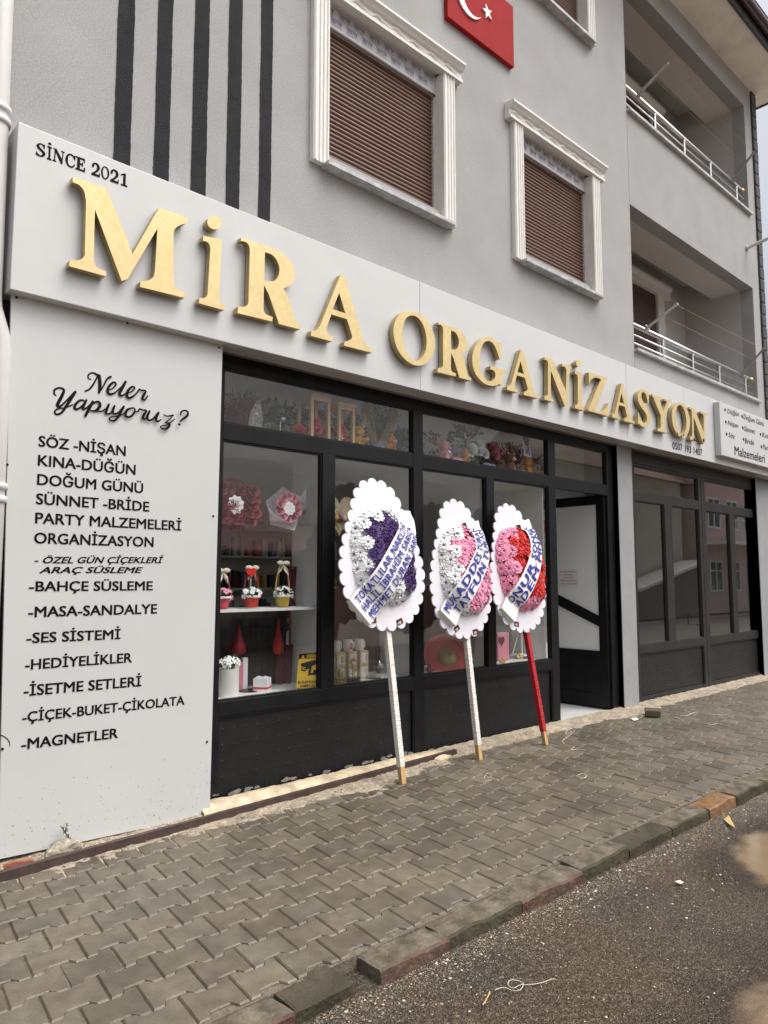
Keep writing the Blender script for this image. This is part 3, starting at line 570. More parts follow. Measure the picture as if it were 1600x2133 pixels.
# ------------------------------------------------------------------ big white service-list panel
PY = -.125
pn = thing('service_list_sign', 'tall white panel listing party services in black letters, left of the shop window', 'sign', (1.8, PY, .02))
ptl, ptr, pbr, pbl = P(25.5,615,PY), P(464,721,PY), P(437,1697,PY), P(0,1790,PY)
xl2 = P(22,640,PY).x; xb2 = P(-4,1790,PY).x
b = B(); b.prism([(xb2,PY,pbl.z), (pbr.x,PY,pbr.z), (ptr.x,PY,ptr.z+.02), (xl2,PY,ptr.z+.02)][::-1], (0,.02,0)); b.build('panel', MT['panel_white'], pn, bevel=.002)
TY = PY-.0016; LI = MT['ink']
Z7 = lambda x, y: (60+x/4.444, 760+y/4.444); Z3 = lambda x, y: (x/3.048, 600+y/3.048); Z4 = lambda x, y: (x/3.2, 1200+y/3.2)
for s_, L_, R_, cap, wgt, sl in (('SÖZ -NİŞAN', Z7(88,752), Z7(897,843), 22.3, .034, 0), ('KINA-DÜĞÜN', Z7(82,930), Z7(988,1017), 22.6, .034, 0), ('DOĞUM GÜNÜ', Z7(75,1107), Z7(1058,1187), 22.5, .034, 0), ('SÜNNET -BRİDE', Z7(65,1287), Z7(1115,1357), 22.5, .034, 0), ('PARTY MALZEMELERİ', Z7(57,1465), Z7(1412,1533), 22.5, .034, 0), ('ORGANİZASYON', Z7(47,1650), Z7(1155,1685), 22.5, .034, 0),
      ('- ÖZEL GÜN ÇİÇEKLERİ', Z3(218,1747), Z3(1038,1745), 13.8, .04, .30), ('ARAÇ SÜSLEME', Z3(247,1810), Z3(908,1808), 13.2, .04, .30), ('-BAHÇE SÜSLEME', Z3(183,1925), Z3(970,1918), 21, .036, 0), ('-MASA-SANDALYE', Z3(178,2090), Z3(998,2065), 22, .036, 0),
      ('-SES SİSTEMİ', Z4(175,447), Z4(803,418), 21.5, .036, 0), ('-HEDİYELİKLER', Z4(165,625), Z4(880,573), 21.5, .036, 0), ('-İSETME SETLERİ', Z4(157,800), Z4(942,732), 22.5, .036, 0), ('-ÇİÇEK-BUKET-ÇİKOLATA', Z4(147,975), Z4(1230,855), 21, .036, 0), ('-MAGNETLER', Z4(140,1157), Z4(787,1077), 22, .036, 0)):
    b = B(); text_on(b, s_, L_, R_, cap, TY, 0, wgt, sl); b.build('lettering', LI, pn)
def script(strokes):
    b = B()
    for i, st in enumerate(strokes):
        pts = []
        for (x, y, h) in st:
            q = P(*Z7(x, y), TY); q2 = P(*Z7(x, y+h), TY); pts.append((q.x, q.z, abs(q.z-q2.z)*1.12))
        stroke(b, pts, TY-.0002-.0009*i)
    return b
script([[(578,132,4),(556,128,5),(548,108,6),(562,82,6),(595,74,7),(630,90,9),(656,104,11)], [(634,108,6),(600,175,7),(560,225,7),(520,242,5)], [(652,102,13),(658,170,14),(656,215,12),(650,256,8)], [(652,254,6),(690,195,6),(725,130,7),(757,111,9)],
        [(722,240,4),(770,220,5),(803,188,6),(800,165,7),(775,165,8),(740,200,10),(728,245,11),(745,270,10),(790,262,7),(830,225,5)], [(830,228,5),(870,190,6),(897,150,9),(865,210,12),(838,265,11),(850,286,9),(880,276,6),(905,255,5)],
        [(900,268,4),(945,250,5),(975,222,6),(970,205,7),(945,208,8),(915,240,10),(905,285,11),(925,308,10),(965,290,7),(1000,255,5)], [(1000,257,5),(1020,228,7),(1035,236,7),(1078,245,8),(1055,290,11),(1050,316,10),(1070,325,7),(1097,288,5)]]).build('lettering', LI, pn)
script([[(252,284,5),(235,265,7),(240,230,8),(285,213,8),(325,235,10),(300,300,13),(265,370,13),(285,385,10),(330,350,7),(427,250,8)], [(430,250,11),(380,330,12),(340,390,11),(300,445,9),(255,457,8),(240,430,7),(275,405,6),(340,395,5),(405,368,5)],
        [(508,328,7),(470,330,8),(430,370,11),(425,403,10),(455,408,8),(500,370,6),(530,328,6)], [(532,327,9),(505,380,11),(500,408,9),(530,400,6),(562,370,5)], [(590,342,11),(560,400,12),(522,472,11)], [(565,385,5),(610,347,7),(648,346,10),(655,385,12),(615,425,9),(570,425,6)], [(615,428,5),(670,430,6),(708,408,5)],
        [(738,368,9),(718,415,11),(712,448,10),(740,455,7),(776,425,5)], [(790,382,9),(773,430,11),(788,455,9),(830,440,7),(870,390,7)], [(874,388,10),(835,460,10),(800,510,8),(760,520,7),(740,500,6),(770,480,5),(830,475,5),(892,440,5)],
        [(945,402,6),(905,420,10),(890,460,11),(905,484,10),(945,475,8),(975,435,8),(970,406,7),(945,402,6)], [(968,440,5),(1008,432,5)], [(1005,435,5),(1020,410,7),(1040,420,7),(1080,427,8),(1055,470,11),(1050,498,10),(1075,500,6),(1098,468,5)],
        [(1110,432,9),(1090,480,11),(1100,514,9),(1140,505,7),(1188,446,6)], [(1194,445,9),(1170,500,11),(1180,528,9),(1215,510,5)], [(1240,465,6),(1270,478,6),(1328,471,7)], [(1325,472,5),(1290,510,5),(1250,541,5)], [(1252,540,5),(1290,545,9),(1285,575,11),(1255,597,9),(1217,590,7),(1215,570,5),(1270,558,5),(1338,508,5)],
        [(1395,465,7),(1400,440,7),(1430,426,7),(1460,440,9),(1455,475,10),(1415,505,8),(1390,528,6)], [(1378,556,10),(1382,556,10)]]).build('lettering', LI, pn)
for x, y in ((34.5,619.5), (265,673), (456,724), (15,968), (444,1075), (431,1545), (5,1560)):
    b = B(); c = P(x, y, PY); b.tube([c+Vector((0,-.004,0)), c+Vector((0,.003,0))], .007, 8); b.build('screw', LI, pn)
b = B(); stroke(b, [(P(x, y, TY).x, P(x, y, TY).z, .0022) for x, y in ((0,1531), (8,1534), (16,1540), (20,1547))], TY); stroke(b, [(P(x, y, TY).x, P(x, y, TY).z, .0016) for x, y in ((20,1546), (20.5,1550), (20.4,1554))], TY-.001); b.build('crack', LI, pn)
b = B(); random.seed(29)
for k in range(150):                                  # dried mud splashes near the lower edge
    x, z = R(xb2+.02, ptr.x-.02), pbl.z+.01+abs(random.gauss(0,.16)); r_ = R(.0010,.0028); b.add([(x+r_*R(.6,1.3)*cos(i*pi/3), TY, z+r_*R(.6,1.6)*sin(i*pi/3)) for i in range(6)], [tuple(range(6))])
tag(b.build('mud_speck', MT['twig'], pn), kind='stuff')
# dark strip of plinth behind the panel
b = B(); b.box(XL, 2.3, -.012, -.002, -.06, 3.2); b.build('plinth', MT['dark_wall'], bld)

# ------------------------------------------------------------------ shop fronts
GY = FY+.03
def bars(b, lst):
    for (x0, x1, z0, z1) in lst: b.box(x0, x1, FY, FY+.06, z0, z1)
def bead(b, x0, x1, z0, z1, w_=.012, y0=None):
    y0 = FY+.012 if y0 is None else y0
    b.box(x0, x1, y0, FY+.05, z0, z0+w_); b.box(x0, x1, y0, FY+.05, z1-w_, z1); b.box(x0, x0+w_, y0, FY+.05, z0+w_, z1-w_); b.box(x1-w_, x1, y0, FY+.05, z0+w_, z1-w_)
fz = lambda x, y: P(x, y, FY).z
fx = lambda x, y: P(x, y, FY).x
zT, zUT, zUB, zLT, zS, zK1, zK0 = 3.10, fz(464.4,764), fz(463.8,879.8), fz(463.8,914.5), fz(453.5,1462.8), fz(449,1493.6), fz(442,1667)
zB = .012
xs0 = 2.38; g0 = fx(453.5,1462.8); m1a, m1b = fx(670.7,1200), fx(696.8,1200); m2a, m2b = fx(862.5,1200), fx(882.4,1200); m3a, m3b = fx(1016,1200), fx(1032.5,1200); m4a, m4b = fx(1147,1200), fx(1162,1200)
j0, j1 = 7.628, 7.788
sf = thing('storefront', 'black metal shop front with display windows and an open door, under the gold letters', 'shop front', (5, FY, 0))
b = B(); bars(b, [(xs0, j1, zUT, zT), (xs0, g0, zB, zUT), (j0+.02, j1, zB, zUT), (m2a, m2b, zB, zUT), (m4a, m4b, zB, zUT), (m1a, m1b, zS, zLT), (m3a, m3b, zS, zLT)])
for a, c in ((g0, m2a), (m2b, m4a), (m4b, j0+.02)): bars(b, [(a, c, zLT, zUB)])
for a, c in ((g0, m2a), (m2b, m4a)): bars(b, [(a, c, zK1, zS), (a, c, zB, zK0)])
b.build('frame', MT['frame_black'], sf, bevel=.003)
bb = B(); panes = [(g0, m2a, zUB, zUT), (m2b, m4a, zUB, zUT), (m4b, j0+.02, zUB, zUT), (g0, m1a, zS, zLT), (m1b, m2a, zS, zLT), (m2b, m3a, zS, zLT), (m3b, m4a, zS, zLT)]
for p in panes: bead(bb, *p)
for a, c in ((g0, m2a), (m2b, m4a)): bead(bb, a, c, zK0, zK1, .016, FY+.006)
bb.build('glazing_bead', MT['frame_black'], sf)
for (x0, x1, z0, z1) in panes: B().box(x0+.004, x1-.004, GY, GY+.006, z0+.004, z1-.004).build('pane', MT['glass_clear' if z0 > 2.3 and x0 < 6 else 'glass'], sf)
for a, c in ((g0, m2a), (m2b, m4a)): B().box(a+.01, c-.01, FY+.026, FY+.04, zK0+.01, zK1-.01).build('kick_panel', MT['kick_stud'], sf)
# door leaf, swung 90 degrees into the shop
zD0, zD1, dl = .03, 2.49, 1.02; xd = 7.632
y0 = FY+.03; y1 = y0+dl
b = B(); Bx = lambda y_, y__, z_, z__: b.box(xd-.022, xd+.022, y_, y__, z_, z__)
Bx(y0, y0+.105, zD0, zD1); Bx(y1-.105, y1, zD0, zD1); Bx(y0+.105, y1-.105, zD1-.11, zD1); Bx(y0+.105, y1-.105, zD0, zD0+.16)
zG = PX(1257.5,1360,xd).z; Bx(y0+.105, y1-.105, zG-.03, zG+.02)
pA, pB, pC, pD = PX(1163.5,1239,xd-.022), PX(1253.5,1286.5,xd-.022), PX(1254.8,1309.5,xd-.022), PX(1164.5,1262,xd-.022)
dirn = (pA-pB)/(pA.y-pB.y); eA = pB+dirn*(y1-.105-pB.y); eD = pC+((pD-pC)/(pD.y-pC.y))*(y1-.105-pC.y); sB = pB+dirn*(y0+.105-pB.y); sC = pC+((pD-pC)/(pD.y-pC.y))*(y0+.105-pC.y)
b.prism([(xd-.02, q.y, q.z) for q in (sB, eA, eD, sC)], (.04,0,0))
dr = b.build('door', MT['frame_black'], sf, bevel=.003)
B().box(xd-.006, xd+.006, y0+.10, y1-.10, zG, zD1-.10).build('pane', MT['frosted'], dr)
B().box(xd-.012, xd+.012, y0+.10, y1-.10, zD0+.15, zG).build('kick_panel', MT['frame_black'], dr)
b = B()
for z in (PX(1265,1100,xd).z, PX(1276,1395,xd).z, 1.4): b.tube([(xd+.03, y0-.012, z-.055), (xd+.03, y0-.012, z+.055)], .016, 10)
b.build('hinge', MT['frame_black'], dr)
b = B(); b.box(xd-.075, xd-.03, y1-.075, y1-.03, 1.05, 1.09); b.tube([(xd-.06, y1-.05, 1.07), (xd-.06, y1-.17, 1.07)], .011, 8); b.build('handle', MT['steel'], dr)
t = thing('paper_notice', 'white paper notice with red lines taped on the frosted door', 'notice', (xd-.008, .8, 1.5))
q0, q1, q2 = PX(1162.5,1186,xd-.008), PX(1203,1187,xd-.008), PX(1200,1224,xd-.008)
ya, yb_ = q1.y, min(q0.y, y1-.11); b = B(); b.quad((xd-.0075,ya,q2.z), (xd-.0075,ya,q1.z), (xd-.0075,yb_,q1.z), (xd-.0075,yb_,q2.z)); b.build('paper', MT['paper'], t)
def text_yz(b, body, ya_, yb2, z, h, x, mi=0, wgt=.02):   # reads from +y to -y for a viewer at smaller x
    v, f = text_geo(body, wgt); x0 = min(p[0] for p in v); x1 = max(p[0] for p in v)
    b.add([(x, ya_+(yb2-ya_)*(p[0]-x0)/(x1-x0), z+h*p[1]) for p in v], f, mi)
b = B(); hh = q1.z-q2.z; ww = yb_-ya
for k, (s_, a, c) in enumerate((('MİRA ORGANİZASYON', .1, .9), ('ARAÇ SÜSLEME', .3, .72), ('0507 193 1407', .28, .78), ('MİRA ORGANİZASYON', .15, .97), ('mira organizasyon', .15, .97))):
    text_yz(b, s_, yb_-ww*a, yb_-ww*c, q1.z-hh*(.13+.17*k), hh*.065, xd-.0088, 0, .02)
b.build('lettering', MT['petal_red'], t)

# right-hand shop front: two leaves, closed
s2 = thing('storefront', 'closed dark grey metal shop front with a handle, right of the grey pillar', 'shop front', (10, FY, 0))
X0, X1 = fx(1316.6,941)+.0, 11.985; a0, a1 = fx(1328,1200), fx(1389.5,1200); a2, a3 = fx(1404.5,1200), fx(1461.5,1200); c0, c1 = fx(1475.5,1200), fx(1525,1200); c2, c3 = fx(1535,1200), fx(1578.5,1200); xm = fx(1467.5,1200)
UT, UB, LT = fz(1320.5,967.4), fz(1322.7,1022.5), fz(1322.7,1042.3); SS, K1, K0 = fz(1336.7,1344), fz(1335.6,1361.7), fz(1340,1455.5)
b = B(); bars(b, [(8.127, X1, UT+.02, 3.10), (8.127, a0-.07, .02, UT+.02), (c3+.09, X1, .02, UT+.02)]); fr = b.build('frame', MT['frame_grey'], s2, bevel=.003)
for (l0, l1, mul, hs_) in ((a0-.066, xm-.005, (a0, a1, a2, a3), 1), (xm+.005, c3+.086, (c0, c1, c2, c3), 0)):
    b = B(); w0, w1, w2, w3 = mul
    bars(b, [(l0, w0, .03, UT+.015), (w3, l1, .03, UT+.015), (w0, w3, UB-.0, LT+.0) if UB < LT else (w0, w3, LT, UB), (w0, w3, K1, SS), (w0, w3, .03, K0), (w1, w2, SS, min(UB, LT)), (w0, w3, UT-.01, UT+.015)])
    bead(b, w0, w1, SS, LT); bead(b, w2, w3, SS, LT); bead(b, w0, w3, UB, UT-.01); bead(b, w0, w3, K0, K1, .016, FY+.006)
    leaf = b.build('door', MT['frame_grey'], s2, bevel=.0025)
    for (e, f_, g_, h_) in ((w0, w1, SS, LT), (w2, w3, SS, LT), (w0, w3, UB, UT-.01)): B().box(e+.004, f_-.004, GY, GY+.006, g_+.004, h_-.004).build('pane', MT['glass_mirror'], leaf)
    B().box(w0+.01, w3-.01, FY+.026, FY+.04, K0+.01, K1-.01).build('kick_panel', MT['kick_rib'], leaf)
    b = B(); hx = l0-.004 if hs_ else l1+.004
    for z in (.62, 1.45, 2.3): b.tube([(hx, FY-.012, z-.06), (hx, FY-.012, z+.06)], .014, 10)
    b.build('hinge', MT['frame_grey'], leaf)
    if hs_:
        h0, h1 = P(1456,1277,FY-.04), P(1458,1301.5,FY-.04); b = B(); b.tube([(h0.x-.0,FY,h0.z), (h0.x-.0,FY-.05,h0.z), (h0.x,FY-.05,h1.z), (h0.x,FY,h1.z)], .010, 8); b.build('handle', MT['frame_black'], leaf)

# rooms behind the glass
def room(x0, x1, y0, y1, z0, z1, m='room_wall'):
    b = B(); b.quad((x0,y1,z0), (x1,y1,z0), (x1,y1,z1), (x0,y1,z1)); b.quad((x0,y0,z0), (x0,y1,z0), (x0,y1,z1), (x0,y0,z1)); b.quad((x1,y1,z0), (x1,y0,z0), (x1,y0,z1), (x1,y1,z1)); b.quad((x0,y0,z1), (x0,y1,z1), (x1,y1,z1), (x1,y0,z1))
    return b.build('room_wall', MT[m], bld)
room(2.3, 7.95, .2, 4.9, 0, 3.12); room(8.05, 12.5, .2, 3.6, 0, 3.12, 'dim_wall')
b = B(); b.box(2.2, 12.5, .065, 5, -.2, .012); tag(b.build('shop_floor', MT['room_floor']), kind='structure')
# counters and wall shelves deep in the shop
t = thing('wall_shelf', 'dim wall shelf with rows of coloured bottles at the back of the shop', 'shelf', (4.6, 4.6, 0))
b = B()
for z in (.9, 1.35, 1.8, 2.2): b.box(3.0, 7.3, 4.45, 4.88, z, z+.03)
b.box(2.96, 3.0, 4.45, 4.88, .02, 2.4); b.box(7.3, 7.34, 4.45, 4.88, .02, 2.4); b.build('frame', MT['shelf_white'], t)
cols = X('petal_yellow', 'petal_coral', 'blue_plastic', 'petal_cream', 'green_glass', 'maroon')
b = B()
for z in (.93, 1.38, 1.83):
    x = 3.1
    while x < 7.2: b.box(x, x+R(.04,.09), 4.5, 4.58, z, z+R(.12,.3), random.randrange(6)); x += R(.09,.14)
tag(b.build('bottle', cols, t), kind='stuff')
t = thing('counter', 'long grey counter with a maroon top in the middle of the shop', 'counter', (4.4, 3, 0))
B().box(2.9, 6.2, 2.7, 3.3, .02, .9).build('body', MT['room_floor'], t, bevel=.01); B().box(2.85, 6.25, 2.65, 3.35, .9, .94).build('top', MT['maroon'], t, bevel=.005)
# display cabinet: deck, dividers, shelves
CD = .62
cab = thing('display_cabinet', 'white built-in display cabinet with shelves behind the shop windows', 'cabinet', (4.5, .3, 0))
B().box(2.39, m4a+.0, .125, CD, zS-.05, zS-.004).build('deck', MT['shelf_white'], cab)
B().box(2.39, m4a, CD-.02, CD, .02, zS-.05).build('front', MT['shelf_white'], cab)
B().box(2.39, m4a, .125, CD+.05, zLT+.002, zUB-.012).build('top', MT['shelf_white'], cab)
for x in ((m1a+m1b)/2+.02, (m2a+m2b)/2, (m3a+m3b)/2, m4a-.02): B().box(x-.009, x+.009, .125, .56, zS-.004, zLT+.002).build('divider', MT['shelf_white'], cab)
SH1 = P(580,1264,.4).z; SH2 = P(580,1090,.34).z; md = (m1a+m1b)/2+.011
B().box(2.39, md, .16, .52, SH1-.018, SH1).build('shelf', MT['shelf_white'], cab); B().box(2.39, md, .16, .48, SH2-.008, SH2).build('shelf', MT['glass_thin'], cab)
# ------------------------------------------------------------------ builders for the goods
def rose(b, c, r, mi=0, ax=Vector((0,-1,.25))):
    ax = ax.normalized(); q = ax.to_track_quat('Z', 'Y')
    for L_, (n, rad, tilt, hgt) in enumerate(((3, .28, .15, .95), (4, .55, .45, .85), (5, .85, .85, .62))):
        for k in range(n):
            a = 2*pi*k/n+L_*.7; vs = []
            for i in range(4):
                for j in range(5):
                    aa = a+(j-2)/2*(pi/n)*1.25; u = i/3; rr = r*(rad*(.35+.65*u)+tilt*.35*u*u); zz = r*(hgt*u-.5)*1.0-(r*.14*((j-2)/2)**2*u)
                    vs.append(Vector(c)+q @ Vector((rr*cos(aa), rr*sin(aa), zz)))
            b.add(vs, [(i*5+j, i*5+j+1, i*5+j+6, i*5+j+5) for i in range(3) for j in range(4)], mi)
    return b
def blossom(b, c, r, mi=0, mc=1, n=5, ax=None):
    ax = (ax or Vector((R(-.6,.6), -1, R(-.1,.9)))).normalized(); q = ax.to_track_quat('Z', 'Y'); c = Vector(c); o = R(0,6)
    for k in range(n):
        a = o+2*pi*k/n; w_ = pi/n*1.15
        p = [Vector((0,0,0)), Vector((cos(a-w_*.8)*r*.6, sin(a-w_*.8)*r*.6, r*.18)), Vector((cos(a-w_*.4)*r, sin(a-w_*.4)*r, r*.10)), Vector((cos(a+w_*.4)*r, sin(a+w_*.4)*r, r*.10)), Vector((cos(a+w_*.8)*r*.6, sin(a+w_*.8)*r*.6, r*.18))]
        b.add([c+q @ v for v in p], [(0,1,2,3,4)], mi)
    b.ell(c+ax*r*.1, r*.14, None, None, 6, 4, mc)
def leaf(b, c, d, L_, w_, mi=0):
    d = Vector(d).normalized(); s = d.cross(Vector((R(-1,1),R(-1,1),R(-1,1)))).normalized(); n = s.cross(d); c = Vector(c)
    b.add([c, c+d*L_*.45+s*w_-n*w_*.2, c+d*L_-n*L_*.15, c+d*L_*.45-s*w_-n*w_*.2, c+d*L_*.5+n*w_*.25], [(0,1,4), (1,2,4), (2,3,4), (3,0,4)], mi)
def rnd_dir(up=.3):
    return Vector((R(-1,1), R(-1,1), R(-1,1)+up)).normalized()
def bunch(b, c, rx, ry, rz, n, leaves, size, mi_l=0, mi_p=1, mi_c=2):
    c = Vector(c)
    for k in range(leaves): d = rnd_dir(); leaf(b, c+Vector((d.x*rx, d.y*ry, d.z*rz))*R(.2,.95), d, size*R(1.2,2.2), size*R(.35,.6), mi_l)
    for k in range(n):
        d = rnd_dir(.5); d.y = -abs(d.y)*.8; blossom(b, c+Vector((d.x*rx, d.y*ry, d.z*rz))*R(.75,1), size*R(.8,1.2), mi_p, mi_c, 5, Vector((d.x*.7, d.y-.5, d.z+.3)))
def spray(b, c, rx, h, n, mi=0, thick=.004, droop=.25):
    c = Vector(c)
    for k in range(n):
        a, s = R(0,2*pi), R(.2,1); d = Vector((cos(a)*rx*s, sin(a)*rx*s*.6, h*R(.7,1)))
        q = [c+d*u+Vector((0,0,-droop*h*u*u*s)) for u in (0,.35,.7,1)]; b.tube(q, [thick, thick, thick*.8, thick*.3], 4, mi, False)
        for j in range(5): u = R(.35,1); p = c+d*u+Vector((0,0,-droop*h*u*u*s)); leaf(b, p, d.normalized()+rnd_dir()*.8, h*.11, h*.016, mi)
def teddy(name, label, c, s, m, m2='plush_white', face=0.0, group='plush toys above the shop window', cat='plush toy', bow=False):
    """sitting bear, s = height"""
    c = Vector(c); t = thing(name, label, cat, c, group); q = Matrix.Rotation(face, 4, 'Z').to_3x3(); f = lambda x, y, z: c+q @ Vector((x*s, y*s, z*s))
    b = B(); b.ell(f(0,0,.27), .22*s, .19*s, .27*s, 16, 10); b.ell(f(0,-.02,.68), .21*s, .19*s, .19*s, 16, 10)
    for i in (-1,1):
        b.ell(f(.17*i,0,.85), .075*s, .05*s, .075*s, 10, 7); b.ell(f(.25*i,-.10,.36), .075*s, .16*s, .085*s, 10, 7, 0, (Matrix.Rotation(.5*i,3,'Z') @ Matrix.Rotation(-.5,3,'X'))); b.ell(f(.17*i,-.26,.09), .09*s, .2*s, .09*s, 12, 8, 0, Matrix.Rotation(.35*i,3,'Z'))
    b.build('body', MT[m], t, smooth=True)
    b = B(); b.ell(f(0,-.19,.62), .095*s, .075*s, .075*s, 12, 8)
    for i in (-1,1): b.ell(f(.235*i,-.435,.10), .065*s, .022*s, .075*s, 10, 6); b.ell(f(.17*i,-.035,.85), .045*s, .03*s, .045*s, 8, 6)
    b.build('muzzle', MT[m2], t, smooth=True)
    b = B(); b.ell(f(0,-.262,.65), .03*s, .018*s, .022*s, 8, 6)
    for i in (-1,1): b.ell(f(.085*i,-.195,.73), .022*s, .018*s, .024*s, 8, 6)
    b.build('eye', MT['black_gloss'], t, smooth=True)
    if bow:
        b = B()
        for i in (-1,1): b.ell(f(.07*i,-.2,.47), .07*s, .025*s, .045*s, 8, 6)
        b.build('bow', MT['petal_white'], t, smooth=True)
    return t
def basket(name, label, px, py, Y, w_, h, mb, pet, handle, hh, parts=None):
    c = P(px, py, Y); t = thing(name, label, 'flower basket', c, 'flower baskets on the white shelf'); z0 = c.z
    b = B(); n = 24; prof = [(w_*.36, 0), (w_*.40, h*.3), (w_*.44, h*.6), (w_*.5, h), (w_*.47, h), (w_*.40, h*.5)]; b.lathe(c, prof, n); b.build('pot', MT[mb], t)
    b = B()
    for k in range(30):
        a = 2*pi*k/30; b.ell(c+Vector((cos(a)*w_*.5, sin(a)*w_*.5, h*.92+.004*(k % 2))), .009, None, None, 6, 4)
    b.build('bead_trim', MT['petal_white'], t)
    b = B(); b.tube([c+Vector((-w_*.52*cos(a*pi/14), 0, h+hh*sin(a*pi/14))) for a in range(15)], .0055, 6); b.build('handle', MT[handle], t)
    b = B(); bunch(b, c+Vector((0,-.01,h*1.15)), w_*.72, w_*.5, h*.62, 15, 34, w_*.16); b.build('flowers', X('leaf', pet, 'petal_yellow'), t)
    b = B(); k = c+Vector((0,-.01,h+hh))
    for i in (-1,1): b.ell(k+Vector((i*.028,0,.01)), .032, .012, .018, 8, 6); leaf(b, k, (i*.5,-.1,-1), .10, .016)
    b.build('bow', MT['petal_cream'], t)
    return t, c

# ------------------------------------------------------------------ goods in the left bay
t, c = basket('flower_basket', 'yellow flower basket with white flowers and a thin arched handle', 588, 1263, .30, .125, .085, 'basket_yellow', 'petal_white', 'straw', .24)
t, c = basket('flower_basket', 'red flower basket with white flowers and a red heart on a stick', 523, 1265, .30, .125, .085, 'basket_red', 'petal_white', 'basket_red', .20)
b = B(); hc = c+Vector((-.025,-.03,.26)); hp = []
for i in range(36):
    a = 2*pi*i/36; hp.append((hc.x+.0026*16*sin(a)**3, hc.z+.0026*(13*cos(a)-5*cos(2*a)-2*cos(3*a)-cos(4*a))))
v, f = solid([hp], hc.y-.008, hc.y+.008); b.add(v, f, 0); b.tube([hc+Vector((0,0,-.03)), hc+Vector((0,0,-.2))], .003, 6, 1); b.build('heart_pick', X('petal_red', 'paper'), t)
t, c = basket('flower_basket', 'dark pink flower basket with pink flowers, half hidden by the white panel', 462, 1268, .28, .12, .085, 'basket_pink', 'petal_pink', 'basket_pink', .18)
def bouquet(label, px, py, Y, r, pet, wrap, n=10, card=True, rows=1):
    c = P(px, py, Y); t = thing('bouquet', label, 'bouquet', c, 'wrapped rose bouquets on the glass shelf')
    b = B(); rs = []
    if rows == 1:
        for k in range(n): a = 2*pi*k/n+.3; rs.append(c+Vector((r*.72*cos(a), -.05-R(0,.02), r*.72*sin(a))))
    else:
        for i in range(-3, 4):
            for j in range(-2, 3): rs.append(c+Vector((i*r*.34+(j % 2)*r*.17, -.05-R(0,.02), j*r*.36)))
    for p in rs: rose(b, p, r*.30, 0, Vector((R(-.25,.25), -1, R(-.1,.4))))
    b.build('roses', MT[pet], t, smooth=True)
    b = B(); pts = []; m = 11
    for k in range(m): a = 2*pi*k/m; rr = r*(1.55 if k % 2 else 1.25)*R(.9,1.12); pts.append(c+Vector((rr*cos(a), R(-.04,.02), rr*sin(a)*.98)))
    ctr = c+Vector((0,.13,-r*.35)); vs = pts+[p.lerp(ctr, .5)+Vector((0,R(-.01,.02),0)) for p in pts]+[ctr]
    b.add(vs, [(k, (k+1) % m, m+(k+1) % m, m+k) for k in range(m)]+[(m+k, m+(k+1) % m, 2*m) for k in range(m)]); b.build('wrap', MT[wrap], t)
    if card:
        b = B(); p0 = c+Vector((-r*.02, -.075, -.01)); b.add([p0+Vector((r*(.50 if k % 2 else .40)*cos(k*pi/9), 0, r*(.50 if k % 2 else .40)*sin(k*pi/9))) for k in range(18)], [tuple(range(18))], 0)
        for k, (s_, ww) in enumerate((('dünyanın', .28), ('en Güzel', .30), ('annesi', .2))):
            text_xz(b, s_, p0+Vector((-r*ww,0,r*(.16-.22*k))), p0+Vector((r*ww,0,r*(.16-.22*k))), r*.11, p0.y-.0015, 1, 0, .2)
        b.build('card', X('paper', 'galv'), t)
    return t
mk('wrap_pale', (.55,.53,.56), .4, var=.1); mk('wrap_red', (.16,.03,.045), .4, var=.2)
bouquet('round bouquet of pale pink roses around a white card, in grey paper', 592, 1058, .27, .115, 'petal_rose', 'wrap_pale')
bouquet('bouquet of dark red roses with a white card, in red translucent paper', 481, 1050, .30, .15, 'petal_rose_red', 'wrap_red', rows=2)
c = P(655, 1052, .34); t = thing('bouquet', 'bouquet wrapped in shiny clear foil at the right end of the glass shelf', 'bouquet', c, 'wrapped rose bouquets on the glass shelf')
b = B()
for k in range(9): rose(b, c+Vector((R(-.10,.10), R(0,.06), R(-.07,.0))), .035, 0)
b.build('roses', MT['maroon'], t)
b = B(); m = 9; pts = [c+Vector((.2*cos(2*pi*k/m)*R(.85,1.1), -.06+R(-.02,.02), .19*sin(2*pi*k/m)*R(.85,1.15))) for k in range(m)]; ctr = c+Vector((0,-.12,.0)); b.add(pts+[ctr], [(k, (k+1) % m, m) for k in range(m)]); b.build('wrap', MT['cellophane'], t)
# deck of the left bay
c = P(475, 1458, .26); t = thing('flower_pot', 'white cylinder pot filled with white blossoms in the window corner', 'flower pot', c)
b = B(); hpot = P(475,1392,.26).z-c.z; b.lathe(c, [(.075,0), (.075,hpot), (.07,hpot), (.07,hpot-.02)], 28); b.build('pot', MT['ceramic'], t, smooth=False)
b = B(); bunch(b, c+Vector((.01,0,hpot+.035)), .085, .06, .045, 20, 24, .024); b.build('flowers', X('leaf', 'petal_white', 'petal_yellow'), t)
c = P(546, 1447, .30); t = thing('gift_box', 'small white gift box with a red band on the window deck', 'gift box', c)
q = Matrix.Rotation(.72, 3, 'Z'); b = B(); b.obox(c+Vector((0,0,.062)), q @ Vector((.055,0,0)), q @ Vector((0,.055,0)), Vector((0,0,.062))); b.build('box', MT['paper'], t, bevel=.002)
b = B(); b.obox(c+Vector((0,0,.055)), q @ Vector((.0562,0,0)), q @ Vector((0,.0562,0)), Vector((0,0,.007))); b.build('band', MT['petal_red'], t)
b = B()
for i in (-1,1):
    for j in (-1,1): p = c+q @ Vector((i*.025, j*.025, .125)); b.add([p+q @ Vector((-.018,-.018,.001)), p+q @ Vector((.018,-.016,.002)), p+q @ Vector((.016,.018,.009)), p+q @ Vector((-.017,.016,.004))], [(0,1,2,3)])
